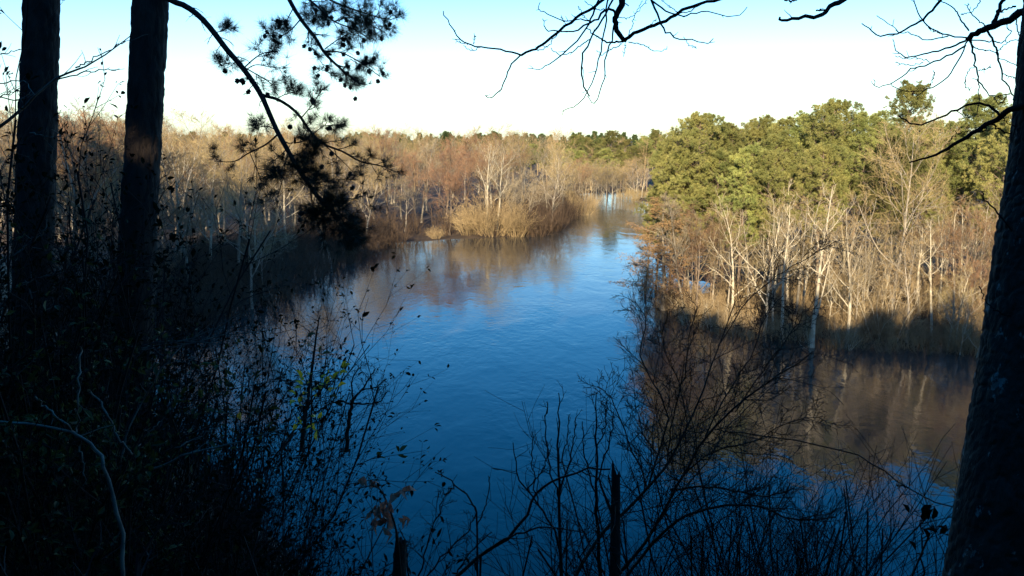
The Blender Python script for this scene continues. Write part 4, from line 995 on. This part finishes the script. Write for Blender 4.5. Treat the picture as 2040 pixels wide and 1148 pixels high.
woody('bare_branch', 'dim reaching branch low in the thicket that ends under the yellow leaves', 'branch', [([(300,935),(380,905),(470,880),(540,862),(620,852)], 5, 2), ([(330,900),(400,870),(450,835)], 3, 2)], 5.2, 'stick_pale', 3, .12)
# evergreen shrubs
G = [(-30, 255, 6.2, 'leafy evergreen bush at the left edge in front of the thinner pine', .05), (75, 430, 7.2, 'dark leafy bush between the left edge and the thicker pine trunk', .05), (150, 330, 8.0, 'sparse leafy bush reaching up between the two pine trunks', .045), (190, 430, 9.8, 'dark leafy bush behind the thicker pine trunk', .05),
   (30, 560, 5.4, 'evergreen bush with olive highlights at the left edge below the pale branches', .05), (130, 560, 6.0, 'evergreen bush right of the one with olive highlights', .05), (255, 535, 7.6, 'leafy bush hiding the foot of the thicker pine trunk', .05), (350, 560, 9.0, 'dark leafy bush right of the thicker pine trunk', .05),
   (440, 585, 10.5, 'dark leafy bush whose right side dissolves into the reflections', .05), (520, 560, 12.5, 'leafy bush standing out over the water left of the dead conifer', .06), (60, 720, 4.6, 'dark bush in the lower-left corner under the horizontal branch', .045), (210, 720, 5.2, 'dark bush behind the bent fallen branch', .045), (330, 730, 6.2, 'dark bush right of the long slanting stick', .05),
   (430, 720, 7.4, 'low leafy bush below the reflections left of the yellow leaves', .05), (500, 800, 5.8, 'dark bush around the orange leaf', .045), (590, 820, 6.2, 'narrow-leaved dark bush under the yellow leaves', .05), (655, 875, 6.0, 'narrow-leaved dark bush whose leaf tips stand against the blue water', .055), (705, 930, 5.6, 'lowest narrow-leaved bush beside the dead leaf cluster', .05),
   (100, 880, 4.0, 'dark bush filling the lower-left corner', .04), (280, 880, 4.2, 'dark bush at the bottom left of the view', .04), (420, 900, 4.4, 'dark bush at the bottom between the fallen branch and the narrow-leaved bushes', .045), (560, 940, 4.5, 'dark bush at the bottom left of the dead leaf cluster', .045), (680, 1020, 4.4, 'low dark bush at the bottom beside the short stump', .045)]
for k, (px, tp, d, lab, ls) in enumerate(G):
    H = h_to(px, tp, d)
    nar = 'narrow' in lab; H /= (1.12 if px < 560 and tp < 700 else 1.45)
    tangle(lab, px, 900, d, H, 900+k, 22 if px < 560 else 15, .15 if px > 400 else .3, 'twig_shaded', 'leaf_olive' if 'olive' in lab else 'leaf_shaded', 2600 if px < 470 else 1300 if not nar else 1700, ls*(1.35 if nar else 1.1), 'evergreen_shrub', wide=.28 if nar else .5, br=.13, r=.008)
o = [x for x in COL.objects if x.name.startswith('dead_leaf_sprig')]
# floor litter and low cover close to the viewer, which no one could count
g = Geo(); n = 9000
x = rng.uniform(-16, 5, n); y = rng.uniform(.5, 26, n); z = height(x, y)+.02; k = z > 1
leaves(rng, g, np.stack([x, y, z], -1)[k], np.array([[0,-.3,.25]])+rng.normal(0, .6, (k.sum(), 3)), .09, .5, .3, .2)
o = obj('leaf_litter', g.mesh('leaf_litter', M['twig_shaded'], False)); tag(o, 'dead leaves lying over the bluff slope, coloured dark for its shade', 'leaf litter', kind='stuff')  # litter coloured near black so the bluff slope reads as deep shade
lowf = [shrub(980+i, H=1.0, ns=9, out=.9, n2=6, n3=4, tw=.0022, r=.006) for i in range(3)]
glf = [Geo().add(*Geo.arrays(q[1][0])).add(*Geo.arrays(q[1][1])) for q in lowf]
pts = []
while len(pts) < 330:
    x = rng.uniform(-16, 4); y = rng.uniform(2.0, 24)
    z = hz(x, y)
    if z > 1 and z < 23.2-.36*y: pts.append((x, y, z, rng.uniform(.6, 1.5) if x > -3 else rng.uniform(.9, 2.1)))
o = obj('brush', scatter_mesh(rng, glf, pts).mesh('brush', M['twig_shaded'], False)); tag(o, 'twiggy brush covering the bluff slope, coloured dark for its shade', 'brush', kind='stuff')
